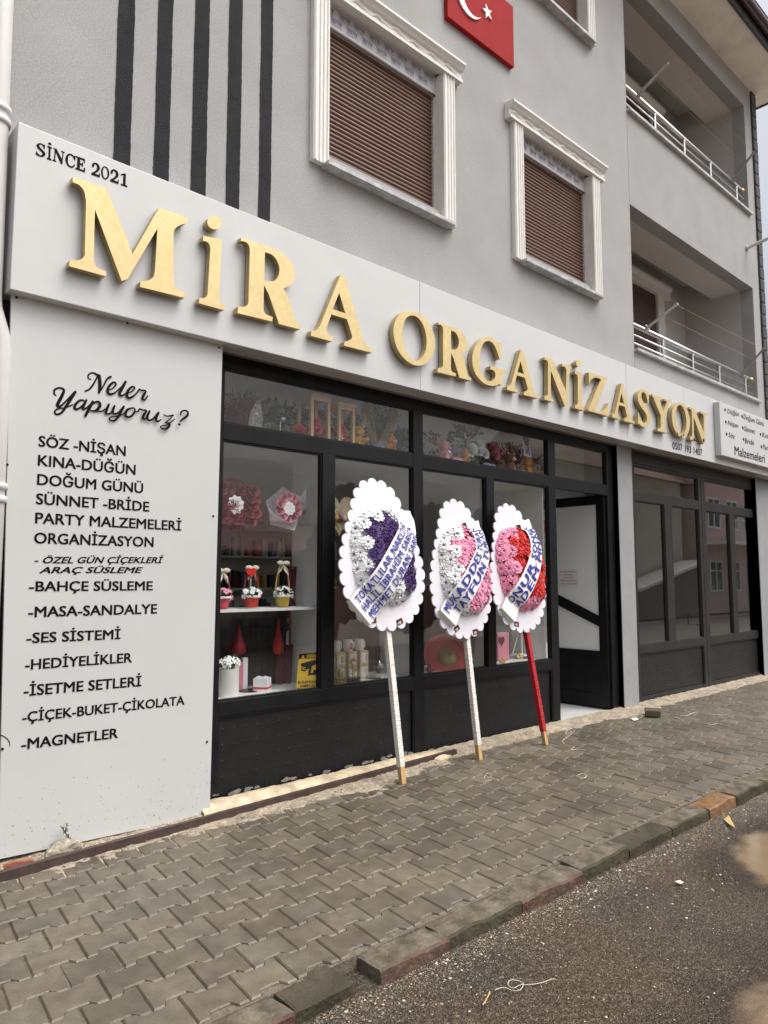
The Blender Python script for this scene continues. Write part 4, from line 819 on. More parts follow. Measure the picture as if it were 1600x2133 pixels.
b.build('lid', MT['paper'], t)
c = P(505, 1436, .40); t = thing('gift_bag', 'slim pink and white gift bags leaning behind the white cylinder pot', 'gift bag', c)
b = B(); b.box(c.x-.05, c.x+.005, c.y, c.y+.03, c.z, c.z+.20, 0); b.box(c.x+.008, c.x+.05, c.y+.01, c.y+.045, c.z, c.z+.23, 1); b.build('bag', X('pink_card', 'paper'), t)
b = B(); b.lathe(P(520,1444,.36), [(.075,0), (.085,.02), (.05,.03), (.02,.035)], 20); tag(b.build('rack_foot', MT['black_gloss']), 'round black foot plate on the deck beside the pink bags', 'stand foot')
# black wire rack with gift pouches
rp = P(530, 1436, .54); zt_ = P(530,1290,.54).z; t = thing('wire_rack', 'black wire display rack standing behind the gift box', 'rack', rp)
b = B(); xa, xb2 = P(494,1300,.54).x, P(573,1300,.54).x
for i in range(7):
    x = xa+(xb2-xa)*i/6; b.tube([(x,.545,rp.z), (x,.545,zt_)], .003, 5)
for z in (rp.z+.04, rp.z+.14, rp.z+.22, rp.z+.32, zt_-.06, zt_): b.tube([(xa,.545,z), (xb2,.545,z)], .003, 5)
for z in (rp.z+.14, rp.z+.32, zt_-.06):
    for i in range(6): x = xa+(xb2-xa)*(i+.5)/6; b.tube([(x,.545,z), (x,.50,z-.01), (x,.50,z+.02)], .0025, 5)
b.build('frame', MT['black_wire'], t)
def pouch(label, px, py, Y, h, r, m):
    c = P(px, py, Y); t = thing('pouch', label, 'pouch', c, 'tied gift pouches hanging on the wire rack'); b = B()
    b.lathe(c, [(r*.4,0), (r,.10*h), (r*1.05,.24*h), (r*.8,.42*h), (r*.5,.62*h), (r*.28,.82*h), (r*.10,1.05*h)], 14); b.build('bag', MT[m], t, smooth=True)
pouch('dark red tied pouch on the left of the wire rack', 497, 1364, .47, .22, .055, 'red_tulle'); pouch('bright glittering red pouch on the right of the wire rack', 579, 1364, .47, .27, .045, 'glitter_red')
c = P(468, 1368, .75); b = B(); b.box(c.x-.18, c.x+.10, .66, .95, c.z-.2, c.z+.18); tag(b.build('storage_box', MT['blue_plastic'], bevel=.01), 'blue plastic box behind the cylinder pot', 'box')
c = P(632, 1440, .50); t = thing('velvet_cloth', 'maroon velvet drape hanging behind the yellow warning sign', 'cloth', c)
def drape(x0, x1, y, z0, z1, name, m, parent):
    b = B(); n, k = 24, 8; vs = [(x0+(x1-x0)*i/n, y+.018*sin(i*1.7)+.01*sin(i*.6+j*.3), z0+(z1-z0)*j/k+(.012*sin(i*.9) if j in (0, k) else 0)) for j in range(k+1) for i in range(n+1)]
    b.add(vs, [(j*(n+1)+i, j*(n+1)+i+1, (j+1)*(n+1)+i+1, (j+1)*(n+1)+i) for j in range(k) for i in range(n)]); return b.build(name, MT[m], parent, smooth=True)
drape(P(575,1400,.5).x, md-.03, .50, zS, P(600,1345,.5).z, 'drape', 'maroon', t)
t = thing('velvet_cloth', 'maroon velvet drape on the white shelf, right of the yellow basket', 'cloth', P(640,1262,.45)); drape(P(598,1200,.46).x, md-.03, .46, SH1+.002, P(620,1182,.46).z, 'drape', 'maroon', t)
t = thing('shade_backdrop', 'near black added sheet standing in for the gloom behind the wire rack in the left window', 'cloth', P(520,1350,.6)); drape(2.40, md-.02, .60, zS-.02, SH1-.03, 'drape', 'dark_wall', t)  # added near-black sheet: shade behind the rack put in as colour
t = thing('shade_backdrop', 'dark brown added sheet standing in for the gloom low behind the mugs and the golden tray', 'cloth', P(800,1350,.62)); drape(md+.02, m3a, .615, zS-.02, SH1+.15, 'drape', 'shutter_dark', t)  # added dark brown sheet in place of the shade at the back of these bays
# yellow warning sign
wq = [P(437.5+(x-0)/6.272+2.5, 1140+y/6.272, .115) for x, y in ((1108,1885), (1395,1868), (1432,1375), (1148,1392))]
t = thing('warning_sign', 'yellow camera warning sign in black print, standing inside the left window', 'sign', wq[0])
b = B(); b.add(wq+[q+Vector((0,.004,0)) for q in wq], [(0,1,2,3), (4,7,6,5), (0,4,5,1), (1,5,6,2), (2,6,7,3), (3,7,4,0)]); b.build('board', MT['warn_yellow'], t)
def wp(u, v, d=.0015): return wq[0].lerp(wq[1], u).lerp(wq[3].lerp(wq[2], u), v)-Vector((0,d,0))
b = B()
def poly(b, pts, mi=0, d=.0015): b.add([wp(u, v, d) for u, v in pts], [tuple(range(len(pts)))], mi)
def wtext(b, s_, u0, u1, v0, h, mi=0, d=.0015, wgt=.03):
    v, f = text_geo(s_, wgt); x0 = min(p[0] for p in v); x1 = max(p[0] for p in v); b.add([wp(u0+(u1-u0)*(p[0]-x0)/(x1-x0), v0+h*p[1], d) for p in v], f, mi)
poly(b, [(0,.86), (1,.86), (1,1), (0,1)]); poly(b, [(.10,.875), (.26,.875), (.18,.965)], 1, .003); poly(b, [(.17,.905), (.19,.905), (.187,.94), (.173,.94)], 0, .0045); wtext(b, 'DİKKAT', .35, .93, .885, .075, 1, .003, .04)
poly(b, [(.10,.70), (.40,.56), (.86,.72), (.90,.80), (.80,.82), (.12,.74)]); poly(b, [(.14,.55), (.36,.52), (.38,.655), (.16,.685)], 0, .003); poly(b, [(.19,.575), (.32,.557), (.335,.635), (.20,.652)], 1, .0045); poly(b, [(.225,.59), (.295,.58), (.30,.622), (.23,.632)], 0, .006)
poly(b, [(.50,.60), (.62,.635), (.60,.43), (.48,.43)]); poly(b, [(.48,.40), (.78,.43), (.78,.48), (.50,.46)]); poly(b, [(.70,.40), (.88,.42), (.88,.56), (.70,.54)])
for s_, u0, u1, v0 in (('BU ALAN 24 SAAT', .05, .95, .205), ('KAMERA İLE', .17, .83, .105), ('İZLENMEKTEDİR!', .03, .97, .012)): wtext(b, s_, u0, u1, v0, .068)
b.build('print', X('ink', 'warn_yellow'), t)
# second bay: heart board, mugs, boxes, domes, bowl
c = P(707, 1068, .36); t = thing('heart_board', 'wooden heart shaped board with pastel eggs beside the purple wreath', 'decoration', c)
b = B(); hp = []
for i in range(44): a = 2*pi*i/44; hp.append((c.x+.011*16*sin(a)**3, c.z+.012*(13*cos(a)-5*cos(2*a)-2*cos(3*a)-cos(4*a))))
v, f = solid([hp], c.y, c.y+.02); b.add(v, f); b.build('frame', MT['light_wood'], t)
v, f = solid([[(c.x+(p[0]-c.x)*.82, c.z+.01+(p[1]-c.z)*.82) for p in hp]], c.y-.004, c.y-.0005); B().add(v, f).build('backing', MT['kraft'], t)
for k, m in enumerate(('petal_yellow', 'petal_rose', 'petal_cream', 'petal_yellow')): B().ell(c+Vector((-.06+.045*k, -.03, -.05+.02*(k % 2))), .024, .022, .03, 12, 8).build('egg', MT[m], t, smooth=True)
b = B(); bunch(b, c+Vector((-.05,-.02,-.02)), .06, .02, .05, 6, 20, .018); b.build('flowers', X('straw', 'petal_cream', 'petal_rose'), t)
bz = lambda px, Y: P(px, 1440, Y)
mz0 = zS-.003; boxz = P(737,1357,.30).z
for k, (px, lbl) in enumerate(((703, 'cream mug carton, left of the three under the mugs'), (727, 'cream mug carton, middle of the three under the mugs'), (751, 'cream mug carton with a round window, right of the three under the mugs'))):
    x = P(px,1400,.34).x; t = thing('mug_carton', lbl, 'carton', (x, .34, mz0), 'mug cartons stacked in the second window')
    b = B(); mid = (mz0+boxz)/2
    for (a, e) in ((mz0, mid-.002), (mid+.002, boxz)): b.box(x-.045, x+.045, .29, .38, a, e, 0); b.box(x-.03, x+.028, .2885, .2899, a+.02, e-.015, 1); b.box(x-.005+.01*k, x+.022, .2875, .2884, a+.03, e-.03, 2); b.box(x-.0455, x+.0455, .2882, .2898, e-.016, e-.006, 3)
    b.build('box', X('kraft', 'paper', 'petal_rose_red' if k == 2 else 'straw', 'petal_yellow'), t)
for k, (px, lbl) in enumerate(((699, 'white mug cut off by the window post, on a carton'), (725, 'white mug with a small red print, middle of three'), (748, 'plain white mug nearest to the purple wreath pole'))):
    x = P(px,1340,.335).x; t = thing('mug', lbl, 'mug', (x, .335, boxz), 'white mugs on cartons')
    b = B(); hm = .096; b.lathe((x,.335,boxz+.001), [(.036,0), (.040,.004), (.040,hm), (.036,hm), (.036,.01)], 24); b.build('cup', MT['ceramic'], t, smooth=False)
    b = B(); b.tube([(x+.038+.026*sin(a*pi/8), .335, boxz+.05+.03*cos(a*pi/8)) for a in range(9)], .006, 8); b.build('handle', MT['ceramic'], t, smooth=True)
    if k == 1:
        b = B(); b.box(x-.012, x+.018, .2935, .2945, boxz+.02, boxz+.05, 0); b.box(x-.008, x+.01, .2935, .2945, boxz+.055, boxz+.068, 1); b.build('print', X('petal_red', 'ink'), t)
def dome(name, label, px, Y, r, h, base, inner):
    c = Vector((P(px,1420,Y).x, Y, zS-.003)); t = thing(name, label, 'glass dome', c)
    b = B(); b.lathe(c, [(r*1.05,0), (r*1.12,.01), (r*1.12,.035), (r*1.0,.04)], 24); b.build('base', MT[base], t)
    b = B(); k = 8; b.lathe(c+Vector((0,0,.041)), [(r*.95,0), (r,.4*h), (r,h-r)]+[(r*cos(i*pi/2/k), h-r+r*sin(i*pi/2/k)) for i in range(1, k)]+[(.002,h)], 24, 0, False); b.build('dome', MT['glass_thin'], t, smooth=True)
    return t, c
t, c = dome('glass_dome', 'tall glass dome with dried flowers on a black base, in front of the cartons', 735, .20, .058, .205, 'black_gloss', 0)
b = B(); bunch(b, c+Vector((0,0,.13)), .036, .036, .06, 18, 16, .014); b.tube([c+Vector((0,0,.04)), c+Vector((0,0,.14))], .004, 5); b.build('flowers', X('straw', 'petal_rose', 'petal_cream'), t)
t, c = dome('snow_globe', 'small snow globe on a gold arched base at the window post', 708, .17, .045, .115, 'old_gold', 0)
b = B()
for k in range(12): a = 2*pi*k/12; b.tube([c+Vector((.05*cos(a), .05*sin(a), .0)), c+Vector((.05*cos(a), .05*sin(a), .045))], .006, 6)
b.lathe(c+Vector((0,0,.045)), [(.056,0), (.058,.008), (.05,.016)], 20); b.ell(c+Vector((0,0,.085)), .02, .02, .035, 10, 7); b.build('ornament', MT['old_gold'], t)
c = Vector((P(783,1420,.24).x, .24, zS-.003)); t = thing('glass_bowl', 'round clear glass bowl with a tilted cut rim, left of the white wreath pole', 'bowl', c)
b = B(); b.lathe(c, [(.035,0.002), (.07,.015), (.098,.06), (.10,.085), (.09,.125), (.068,.155)], 28, 0, False); b.build('bowl', MT['glass'], t, smooth=True)
b = B(); b.lathe(c, [(.03,.004), (.06,.016), (.062,.03), (.03,.034)], 20); b.build('sand_fill', MT['sand'], t)
t = thing('velvet_cloth', 'dark maroon drape behind the glass bowl and the white pole', 'cloth', P(820,1400,.5)); drape(P(785,1400,.5).x, m2a-.0, .50, zS, P(820,1345,.5).z, 'drape', 'maroon', t)
# third bay: henna tray, red tulle, note
c = P(929, 1372, .26); t = thing('henna_tray', 'big tilted round tray of gold and glittering red with a golden dome', 'tray', c)
qt = Matrix.Rotation(radians(58), 3, 'X') @ Matrix.Rotation(radians(-22), 3, 'Y')
def tilt(bb, c): bb.v = [tuple(c+qt @ Vector(v)) for v in bb.v]; return bb
b = tilt(B().lathe((0,0,0), [(.02,-.01), (.17,-.005), (.225,.03), (.23,.045), (.19,.05), (.185,.035)], 36), c); b.build('rim', MT['glitter_red'], t)
b = tilt(B().lathe((0,0,.008), [(.001,0), (.15,.002), (.186,.028), (.184,.031)], 36, 0, False), c); b.build('plate', MT['old_gold'], t, smooth=True)
b = tilt(B().lathe((0,0,.012), [(.10,0), (.095,.03), (.07,.06), (.03,.075), (.012,.085), (.010,.10), (.016,.11), (.004,.125)], 28), c); b.build('lid', MT['old_gold'], t, smooth=True)
b = B()
for k in range(12): a = 2*pi*k/12; blossom(b, (.135*cos(a), .135*sin(a), .022), .022, 0, 0, 5, Vector((0,0,1)))
tilt(b, c).build('blossom_ring', MT['petal_rose'], t)
t = thing('tulle_cloth', 'bright red tulle gathered in the window beside the middle wreath pole', 'cloth', P(1000,1380,.36)); drape(P(976,1380,.36).x, m3a-.01, .36, zS, P(1000,1325,.36).z, 'drape', 'red_tulle', t)
b = B(); c = P(896,1395,.17); b.ell(c, .03, .03, .05, 12, 8); tag(b.build('red_bag', MT['red_tulle'], smooth=True), 'small red tulle bag in the corner under the gold tray', 'bag')
c = P(958,1385,.40); b = B(); b.box(c.x-.10, c.x+.06, .40, .44, zS, zS+.30); tag(b.build('invitation_box', MT['paper'], bevel=.004), 'white box behind the golden tray', 'box')
# fourth bay
c = P(1049,1388,.34); t = thing('gift_box', 'flat pink gift box with a dark heart window, standing on edge', 'gift box', c)
b = B(); b.box(c.x-.085, c.x+.095, .34, .40, zS, P(1049,1318,.34).z); b.build('box', MT['pink_card'], t, bevel=.003)
b = B(); hz = zS+.20; hp = [(c.x-.03+.0032*16*sin(2*pi*i/30)**3, hz+.0036*(13*cos(2*pi*i/30)-5*cos(4*pi*i/30)-2*cos(6*pi*i/30)-cos(8*pi*i/30))) for i in range(30)]; v, f = solid([hp], .337, .3398); b.add(v, f); b.build('window', MT['maroon'], t)
c = P(1098,1382,.33); t = thing('tiered_stand', 'white open two tier stand behind the red wreath pole', 'stand', Vector((c.x,.33,zS)))
b = B(); ztop = P(1098,1312,.33).z
for i in (-1,1):
    for y in (.28,.42): b.tube([(c.x+i*.15, y, zS), (c.x+i*.06, .35, ztop+.08)], .007, 6)
b.box(c.x-.15, c.x+.15, .26, .44, zS+.03, zS+.042); b.box(c.x-.10, c.x+.10, .30, .41, zS+.27, zS+.28); b.tube([(c.x-.06,.35,ztop+.08), (c.x,.35,ztop+.13), (c.x+.06,.35,ztop+.08)], .006, 6); b.build('frame', MT['white_paint'], t)
for px, lbl in ((1082, 'small golden bow ornament on the white tiered stand'), (1047, 'small golden bow ornament in front of the pink box')):
    c = Vector((P(px,1375,.22).x, .22, zS+.045 if px > 1060 else zS+.02)); b = B()
    for k in range(9): a = 2*pi*k/9; b.ell(c+Vector((.03*cos(a), 0, .018*sin(a))), .018, .01, .009, 8, 5, 0, Matrix.Rotation(-a, 3, 'Y'))
    tag(b.build('bow_ornament', MT['brass'], smooth=True), lbl, 'ornament')
c = P(1132.5,1358,.24); t = thing('oval_plaque', 'white oval plaque with black script standing at the right end of the windows', 'plaque', c)
b = B(); b.add([c+Vector((.085*cos(k*pi/16), -.0, .135*sin(k*pi/16))) for k in range(32)]+[c+Vector((.085*cos(k*pi/16), .008, .135*sin(k*pi/16))) for k in range(32)], [tuple(range(32)), tuple(range(63,31,-1))]+[(k, 32+k, 32+(k+1) % 32, (k+1) % 32) for k in range(32)]); b.build('board', MT['paper'], t)
b = B()
for s_, z, a in (('Aşk', .045, .05), ('&', .0, .012), ('Evet', -.05, .05)): text_xz(b, s_, c+Vector((-a,0,z)), c+Vector((a,0,z)), .03, c.y-.002, 0, 0, .25)
b.build('lettering', MT['ink'], t)
c = P(1132,1095,.34); t = thing('rose_stem', 'two red roses on dark leafy stems behind the red wreath', 'flower', c)
b = B(); rose(b, c+Vector((0,0,.03)), .038, 0); rose(b, c+Vector((.01,0,-.045)), .04, 0); bunch(b, c+Vector((-.17,.02,-.0)), .13, .05, .09, 0, 50, .03, 1); b.build('roses', X('petal_red', 'leaf'), t)
c = P(990,1112,.33); b = B(); m = 10; b.add([c+Vector((.15*cos(2*pi*k/m)*R(.9,1.1), R(-.03,.03), .28*sin(2*pi*k/m)*R(.9,1.1))) for k in range(m)]+[c+Vector((0,-.06,.05))], [(k, (k+1) % m, m) for k in range(m)]); tag(b.build('foil_bag', MT['cellophane']), 'shiny clear foil bag hanging behind the pink and white wreath', 'bag')
c = P(1115,1085,.40); b = B(); b.add([c+Vector((.26*cos(2*pi*k/m)*R(.9,1.1), R(-.03,.03), .24*sin(2*pi*k/m)*R(.9,1.1))) for k in range(m)]+[c+Vector((0,-.06,.05))], [(k, (k+1) % m, m) for k in range(m)]); tag(b.build('foil_bag', MT['cellophane']), 'shiny clear foil wrapping above the red roses, right of the red wreath', 'bag')
for x0, x1, lbl in ((m2b, m3a, 'plain white upright display board at the back of the third window'), (m3b, m4a, 'plain grey display board at the back of the fourth window')):
    pass
# ------------------------------------------------------------------ goods behind the upper windows
zt0 = zUB-.011
def U(px, Y): return Vector((P(px,900,Y).x, Y, zt0))
c = U(512,.42); t = thing('dried_grass', 'tall plum dried grass in clear foil behind the upper left window', 'plant', c); b = B(); spray(b, c, .16, .40, 90, 0, .003, .1); b.build('grass', MT['dry_plum'], t); b = B(); b.add([c+Vector((x,-.06,z)) for x, z in ((-.03,0), (.07,0), (.12,.16), (.08,.34), (.0,.2))], [(0,1,2,3,4)]); b.build('foil', MT['cellophane'], t)
c = U(482,.50); t = thing('dried_grass', 'shorter grey plum dried grass at the far left of the upper window', 'plant', c); b = B(); spray(b, c, .09, .32, 60, 0, .003, .1); b.build('grass', MT['dry_plum'], t)
for px, lbl in ((527, 'thin lit wire lamp in front of the plum grass'), (584, 'thin lit wire lamp left of the red rose')):
    c = U(px,.24); t = thing('wire_lamp', lbl, 'lamp', c); b = B(); b.tube([c, c+Vector((0,0,.13)), c+Vector((.025,0,.165))], .004, 6); b.build('stem', MT['steel'], t); b = B(); b.ell(c+Vector((.028,0,.165)), .02, .012, .012, 8, 6); b.build('shade', MT['white_paint'], t)
for px, Y, w_, h, n, lbl in ((575,.55,.30,.36,60, 'grey green artificial foliage, left, behind the red rose'), (640,.62,.30,.40,60, 'grey green artificial foliage behind the two wooden lanterns'), (720,.60,.26,.42,50, 'grey green artificial foliage right of the lanterns'), (845,.55,.20,.34,50, 'grey green artificial foliage at the window post')):
    c = U(px,Y); t = thing('artificial_plant', lbl, 'plant', c); b = B(); bunch(b, c+Vector((0,0,h*.55)), w_, .12, h*.5, 26, n*3, .036); b.build('foliage', X('dry_grey', 'leaf_grey', 'dry_grey'), t)
c = U(625,.28); t = thing('red_rose', 'single big red rose left of the wooden lanterns', 'flower', c); b = B(); rose(b, c+Vector((0,0,.09)), .062, 0); bunch(b, c+Vector((0,0,.04)), .06, .03, .04, 0, 24, .025, 1); b.build('flower', X('petal_coral', 'leaf'), t, smooth=True)
for (px, pt, lbl) in (((653), 832, 'taller wooden lantern with red roses inside, left of the pair'), (709, 850, 'smaller wooden lantern with red roses inside, right of the pair')):
    c = U(px,.26); h = P(px,pt,.26).z-zt0; w_ = .085 if px == 653 else .075; t = thing('wooden_lantern', lbl, 'lantern', c, 'wooden lanterns above the shop window')
    b = B()
    for i in (-1,1):
        for j in (-1,1): b.box(c.x+i*w_-.013, c.x+i*w_+.013, c.y+j*w_-.013, c.y+j*w_+.013, zt0, zt0+h)
    b.box(c.x-w_-.02, c.x+w_+.02, c.y-w_-.02, c.y+w_+.02, zt0, zt0+.022); b.box(c.x-w_-.025, c.x+w_+.025, c.y-w_-.025, c.y+w_+.025, zt0+h, zt0+h+.02)
    for j in (-1,1): b.box(c.x-w_+.013, c.x+w_-.013, c.y+j*w_-.011, c.y+j*w_+.011, zt0+h-.03, zt0+h)
    b.build('frame', MT['light_wood'], t)
    b = B()
    for k in range(8): rose(b, c+Vector((R(-.05,.05), R(-.04,.02), .06+R(0,.5)*h*.8)), .034, 0)
    bunch(b, c+Vector((0,0,.06)), .06, .05, .05, 8, 26, .02, 1, 2, 2); b.build('flowers', X('petal_coral', 'leaf', 'petal_cream'), t, smooth=False)
c = U(681,.30); t = thing('flower_bunch', 'red rose and silver leaves between the two lanterns', 'flower', c); b = B(); rose(b, c+Vector((0,0,.12)), .05, 0); bunch(b, c+Vector((0,0,.05)), .06, .04, .05, 0, 40, .022, 1); b.build('flowers', X('petal_coral', 'leaf_grey'), t)
teddy('plush_toy', 'amber plush bear turned sideways, right of the wooden lanterns', U(747,.25), .25, 'plush_amber', 'plush_amber', -.9)
teddy('plush_toy', 'orange plush toy leaning right of the grey woven pot', U(814,.25), .22, 'plush_orange', 'plush_white', 1.0)
c = U(787,.34); t = thing('palm_pot', 'grey woven pot with a green palm fan and straw coloured wheat', 'plant', c)
b = B(); b.lathe(c, [(.07,0), (.075,.12), (.068,.12), (.06,.1)], 20); b.build('pot', MT['wove_grey'], t)
b = B()
for k in range(9):
    a = -.5+k/8*1.0; d = Vector((sin(a), -.1, cos(a))); L_ = .42; b.tube([c+Vector((0,0,.1)), c+Vector((0,0,.1))+d*L_], .0025, 4)
    for i in range(14): p = c+Vector((0,0,.1))+d*L_*(i+2)/16; leaf(b, p, d+Vector((.6,0,0)), .075, .007); leaf(b, p, d-Vector((.6,0,0)), .075, .007)
b.build('palm', MT['leaf'], t)
b = B()
for sgn_ in (-1,1):
    for k in range(12):
        a = sgn_*R(.35,.75); d = Vector((sin(a), R(-.2,0), cos(a))); b.tube([c+Vector((0,0,.1)), c+Vector((0,0,.1))+d*R(.32,.42)], .0028, 4)
        for i in range(8): leaf(b, c+Vector((0,0,.1))+d*(.22+.022*i), d+rnd_dir()*.4, .05, .006)
b.build('wheat', MT['straw'], t)
c = U(843,.28); t = thing('flower_bunch', 'silver white artificial flowers at the window post, right of the orange plush', 'flower', c); b = B(); bunch(b, c+Vector((0,0,.08)), .10, .05, .08, 14, 40, .026); b.build('flowers', X('leaf_grey', 'petal_grey', 'petal_white'), t)
c = U(905,.36); t = thing('flower_bunch', 'red and yellow artificial flowers at the left of the second upper window', 'flower', c); b = B(); bunch(b, c+Vector((0,0,.18)), .13, .08, .16, 14, 30, .035); bunch(b, c+Vector((.03,-.05,.2)), .06, .03, .05, 5, 0, .03, 0, 3, 3); b.build('flowers', X('leaf', 'dry_red', 'petal_yellow', 'petal_yellow'), t)
teddy('plush_toy', 'pale pink plush bear with a white bow, lying to the right', U(925,.25), .26, 'plush_pinkp', 'plush_pinkp', .5, bow=True)
c = U(952,.27); b = B(); b.ell(c+Vector((0,0,.05)), .09, .05, .05, 14, 9); tag(b.build('plush_cushion', MT['plush_pinkp'], smooth=True), 'pale pink plush cushion beside the pink bear', 'plush toy', 'plush toys above the shop window')
teddy('plush_toy', 'grey plush bear behind the pink one', U(943,.40), .27, 'plush_greyp', 'plush_greyp', .2)
teddy('plush_toy', 'orange and white plush toy leaning between pink bear and white roses', U(968,.27), .21, 'plush_orange', 'plush_white', .9)
for px, Y, h, m, n, lbl in ((995,.34,.21,'petal_white',7,'bunch of white roses behind the upper second window'), (1030,.36,.24,'petal_rose',6,'bunch of pale pink roses left of the brown bear')):
    c = U(px,Y); t = thing('flower_bunch', lbl, 'flower', c); b = B()
    for k in range(n): rose(b, c+Vector((R(-.16,.16), R(-.05,.03), h+R(-.08,.08))), R(.045,.06), 0)
    bunch(b, c+Vector((0,.02,h*.6)), .16, .05, .12, 0, 50, .03, 1); b.build('flowers', X(m, 'leaf'), t, smooth=True)
c = U(970,.62); t = thing('artificial_tree', 'dusty blue grey artificial tree deep behind the upper second window', 'plant', c); b = B(); bunch(b, c+Vector((0,0,.36)), .26, .12, .28, 6, 150, .04); b.tube([c, c+Vector((0,0,.4))], .012, 6); b.build('foliage', X('dry_grey', 'dry_grey', 'dry_grey'), t)
for px, Y, m, lbl in ((1022,.55,'dry_red','reddish dried grass behind the pale pink roses'), (1066,.5,'dry_plum','plum dried grass behind the brown bear')):
    c = U(px,Y); t = thing('dried_grass', lbl, 'plant', c); b = B(); spray(b, c, .2, .44, 100, 0, .003, .15); b.build('grass', MT[m], t)
b = B(); c = U(1013,.25); b.ell(c+Vector((0,0,.045)), .075, .045, .045, 12, 8); b.ell(c+Vector((.09,.0,.05)), .04, .035, .04, 12, 8); tag(b.build('plush_toy', MT['plush_lilac'], smooth=True), 'lilac plush toy lying under the pale pink roses', 'plush toy', 'plush toys above the shop window')
teddy('plush_toy', 'brown teddy bear with white muzzle sitting in the upper second window', U(1063,.26), .27, 'plush_brown', 'plush_white', -.1)
teddy('plush_toy', 'orange teddy bear sitting under the printed ribbon', U(1098,.27), .24, 'plush_orange', 'plush_orange', .2)
c = U(1048,.30); t = thing('flower_bunch', 'pale pink rose on green leaves left of the brown bear paws', 'flower', c); b = B(); rose(b, c+Vector((0,-.02,.08)), .045, 0); rose(b, c+Vector((.1,.02,.18)), .045, 0); bunch(b, c+Vector((.03,0,.08)), .07, .04, .05, 0, 30, .028, 1); b.build('flowers', X('petal_rose', 'leaf'), t, smooth=True)
c = U(1118,.34); t = thing('dried_flowers', 'brown autumn foliage at the right end of the second upper window', 'plant', c); b = B(); bunch(b, c+Vector((0,0,.15)), .13, .07, .13, 14, 60, .028); b.build('flowers', X('dry_brown', 'dry_red', 'straw'), t)
q0, q1, q2, q3 = P(1092,948,.22), P(1107,953,.22), P(1102,909,.22), P(1088,904,.22); t = thing('printed_ribbon', 'white hanging ribbon printed with blue capitals above the orange bear', 'ribbon', q0)
b = B(); b.add([q0,q1,q2,q3], [(0,1,2,3)], 0); v, f = text_geo('ORGANİZ', .03); x1 = max(p[0] for p in v); b.add([q0.lerp(q3, p[0]/x1*.92+.04).lerp(q1.lerp(q2, p[0]/x1*.92+.04), .8-.6*p[1])-Vector((0,.002,0)) for p in v], f, 1); b.build('band', X('ribbon', 'ribbon_ink'), t)

# ------------------------------------------------------------------ pavement of interlocking blocks
PL, PH = .207, .1725
def wave(x, joint, a=.0165):
    d = ((x-joint)/PL+.5) % 1-.5; d = abs(d)
    return a if d < .19 else (-a if d > .29 else a*(1-2*(d-.19)/.10))
KX = [0, .14, .19, .24, .29, .36, .5]
pv = B(); tones = []
row0 = -.827+PH*4; rows = range(0, 11)
def jx(k): return 1.257-.0228*(k-4)*1.0+.5*PL*((k-4) % 2)          # joint line of row k (its far edge lies at row0-k*PH)
gap = .0026; random.seed(3)
for k in rows:
    yt, yb = row0-k*PH, row0-(k+1)*PH
    if yt > -.12: continue
    n0 = int((-1-jx(k))/PL); n1 = int((17-jx(k))/PL)
    for n in range(n0, n1):
        xa = jx(k)+n*PL; xm_ = xa-.0114
        us = sorted({.0, .12, .20, .25, .30, .38, .5, .62, .70, .75, .80, .88, 1.0}); top = []; bot = []
        tilt_ = (R(-.004,.004), R(-.004,.004)); dz = R(-.0013,.0013)-(.006 if random.random() < .035 else 0); sx, sy = R(-.0014,.0014), R(-.0014,.0014)
        near = xa < 9
        for u in us:
            uu = gap/PL+u*(1-2*gap/PL)
            top.append((xa+uu*PL+sx, yt+wave(xa+uu*PL, jx(k))-gap+sy)); bot.append((xa-.0228+uu*PL+sx, yb+wave(xa-.0228+uu*PL, jx(k+1))+gap+sy))
        ring = top+bot[::-1]; cx = sum(p[0] for p in ring)/len(ring); cy = sum(p[1] for p in ring)/len(ring)
        Z = lambda x, y: dz+(x-cx)*tilt_[0]+(y-cy)*tilt_[1]
        m = len(ring); h = .0060
        inner = [(cx+(x-cx)*.945, cy+(y-cy)*.925) for x, y in ring]
        vs = [(x, y, Z(x,y)) for x, y in inner]+[(x, y, Z(x,y)-h) for x, y in ring]+[(x, y, -.05) for x, y in ring]
        fs = [tuple(range(m))[::-1]]+[(i, (i+1) % m, m+(i+1) % m, m+i) for i in range(m)]+[(m+i, m+(i+1) % m, 2*m+(i+1) % m, 2*m+i) for i in range(m)]
        pv.add(vs, fs, 0); g = R(.82,1.2) if random.random() > .06 else R(.66,1.4); w_ = R(-.03,.035); tones += [(g*(1+w_), g, g*(1-w_))]*len(fs)
nb = len(pv.f); pv.box(-3, 18, -2.06, .2, -.06, -.0085, 1); tones += [(1,1,1)]*(len(pv.f)-nb)
po = pv.build('pavement', X('paver', 'bed')); tag(po, kind='structure')
def tone_attr(o, tones):
    a = o.data.attributes.new('tone', 'FLOAT_COLOR', 'FACE'); a.data.foreach_set('color', [x for t_ in tones for x in (*t_, 1)])
tone_attr(po, tones)

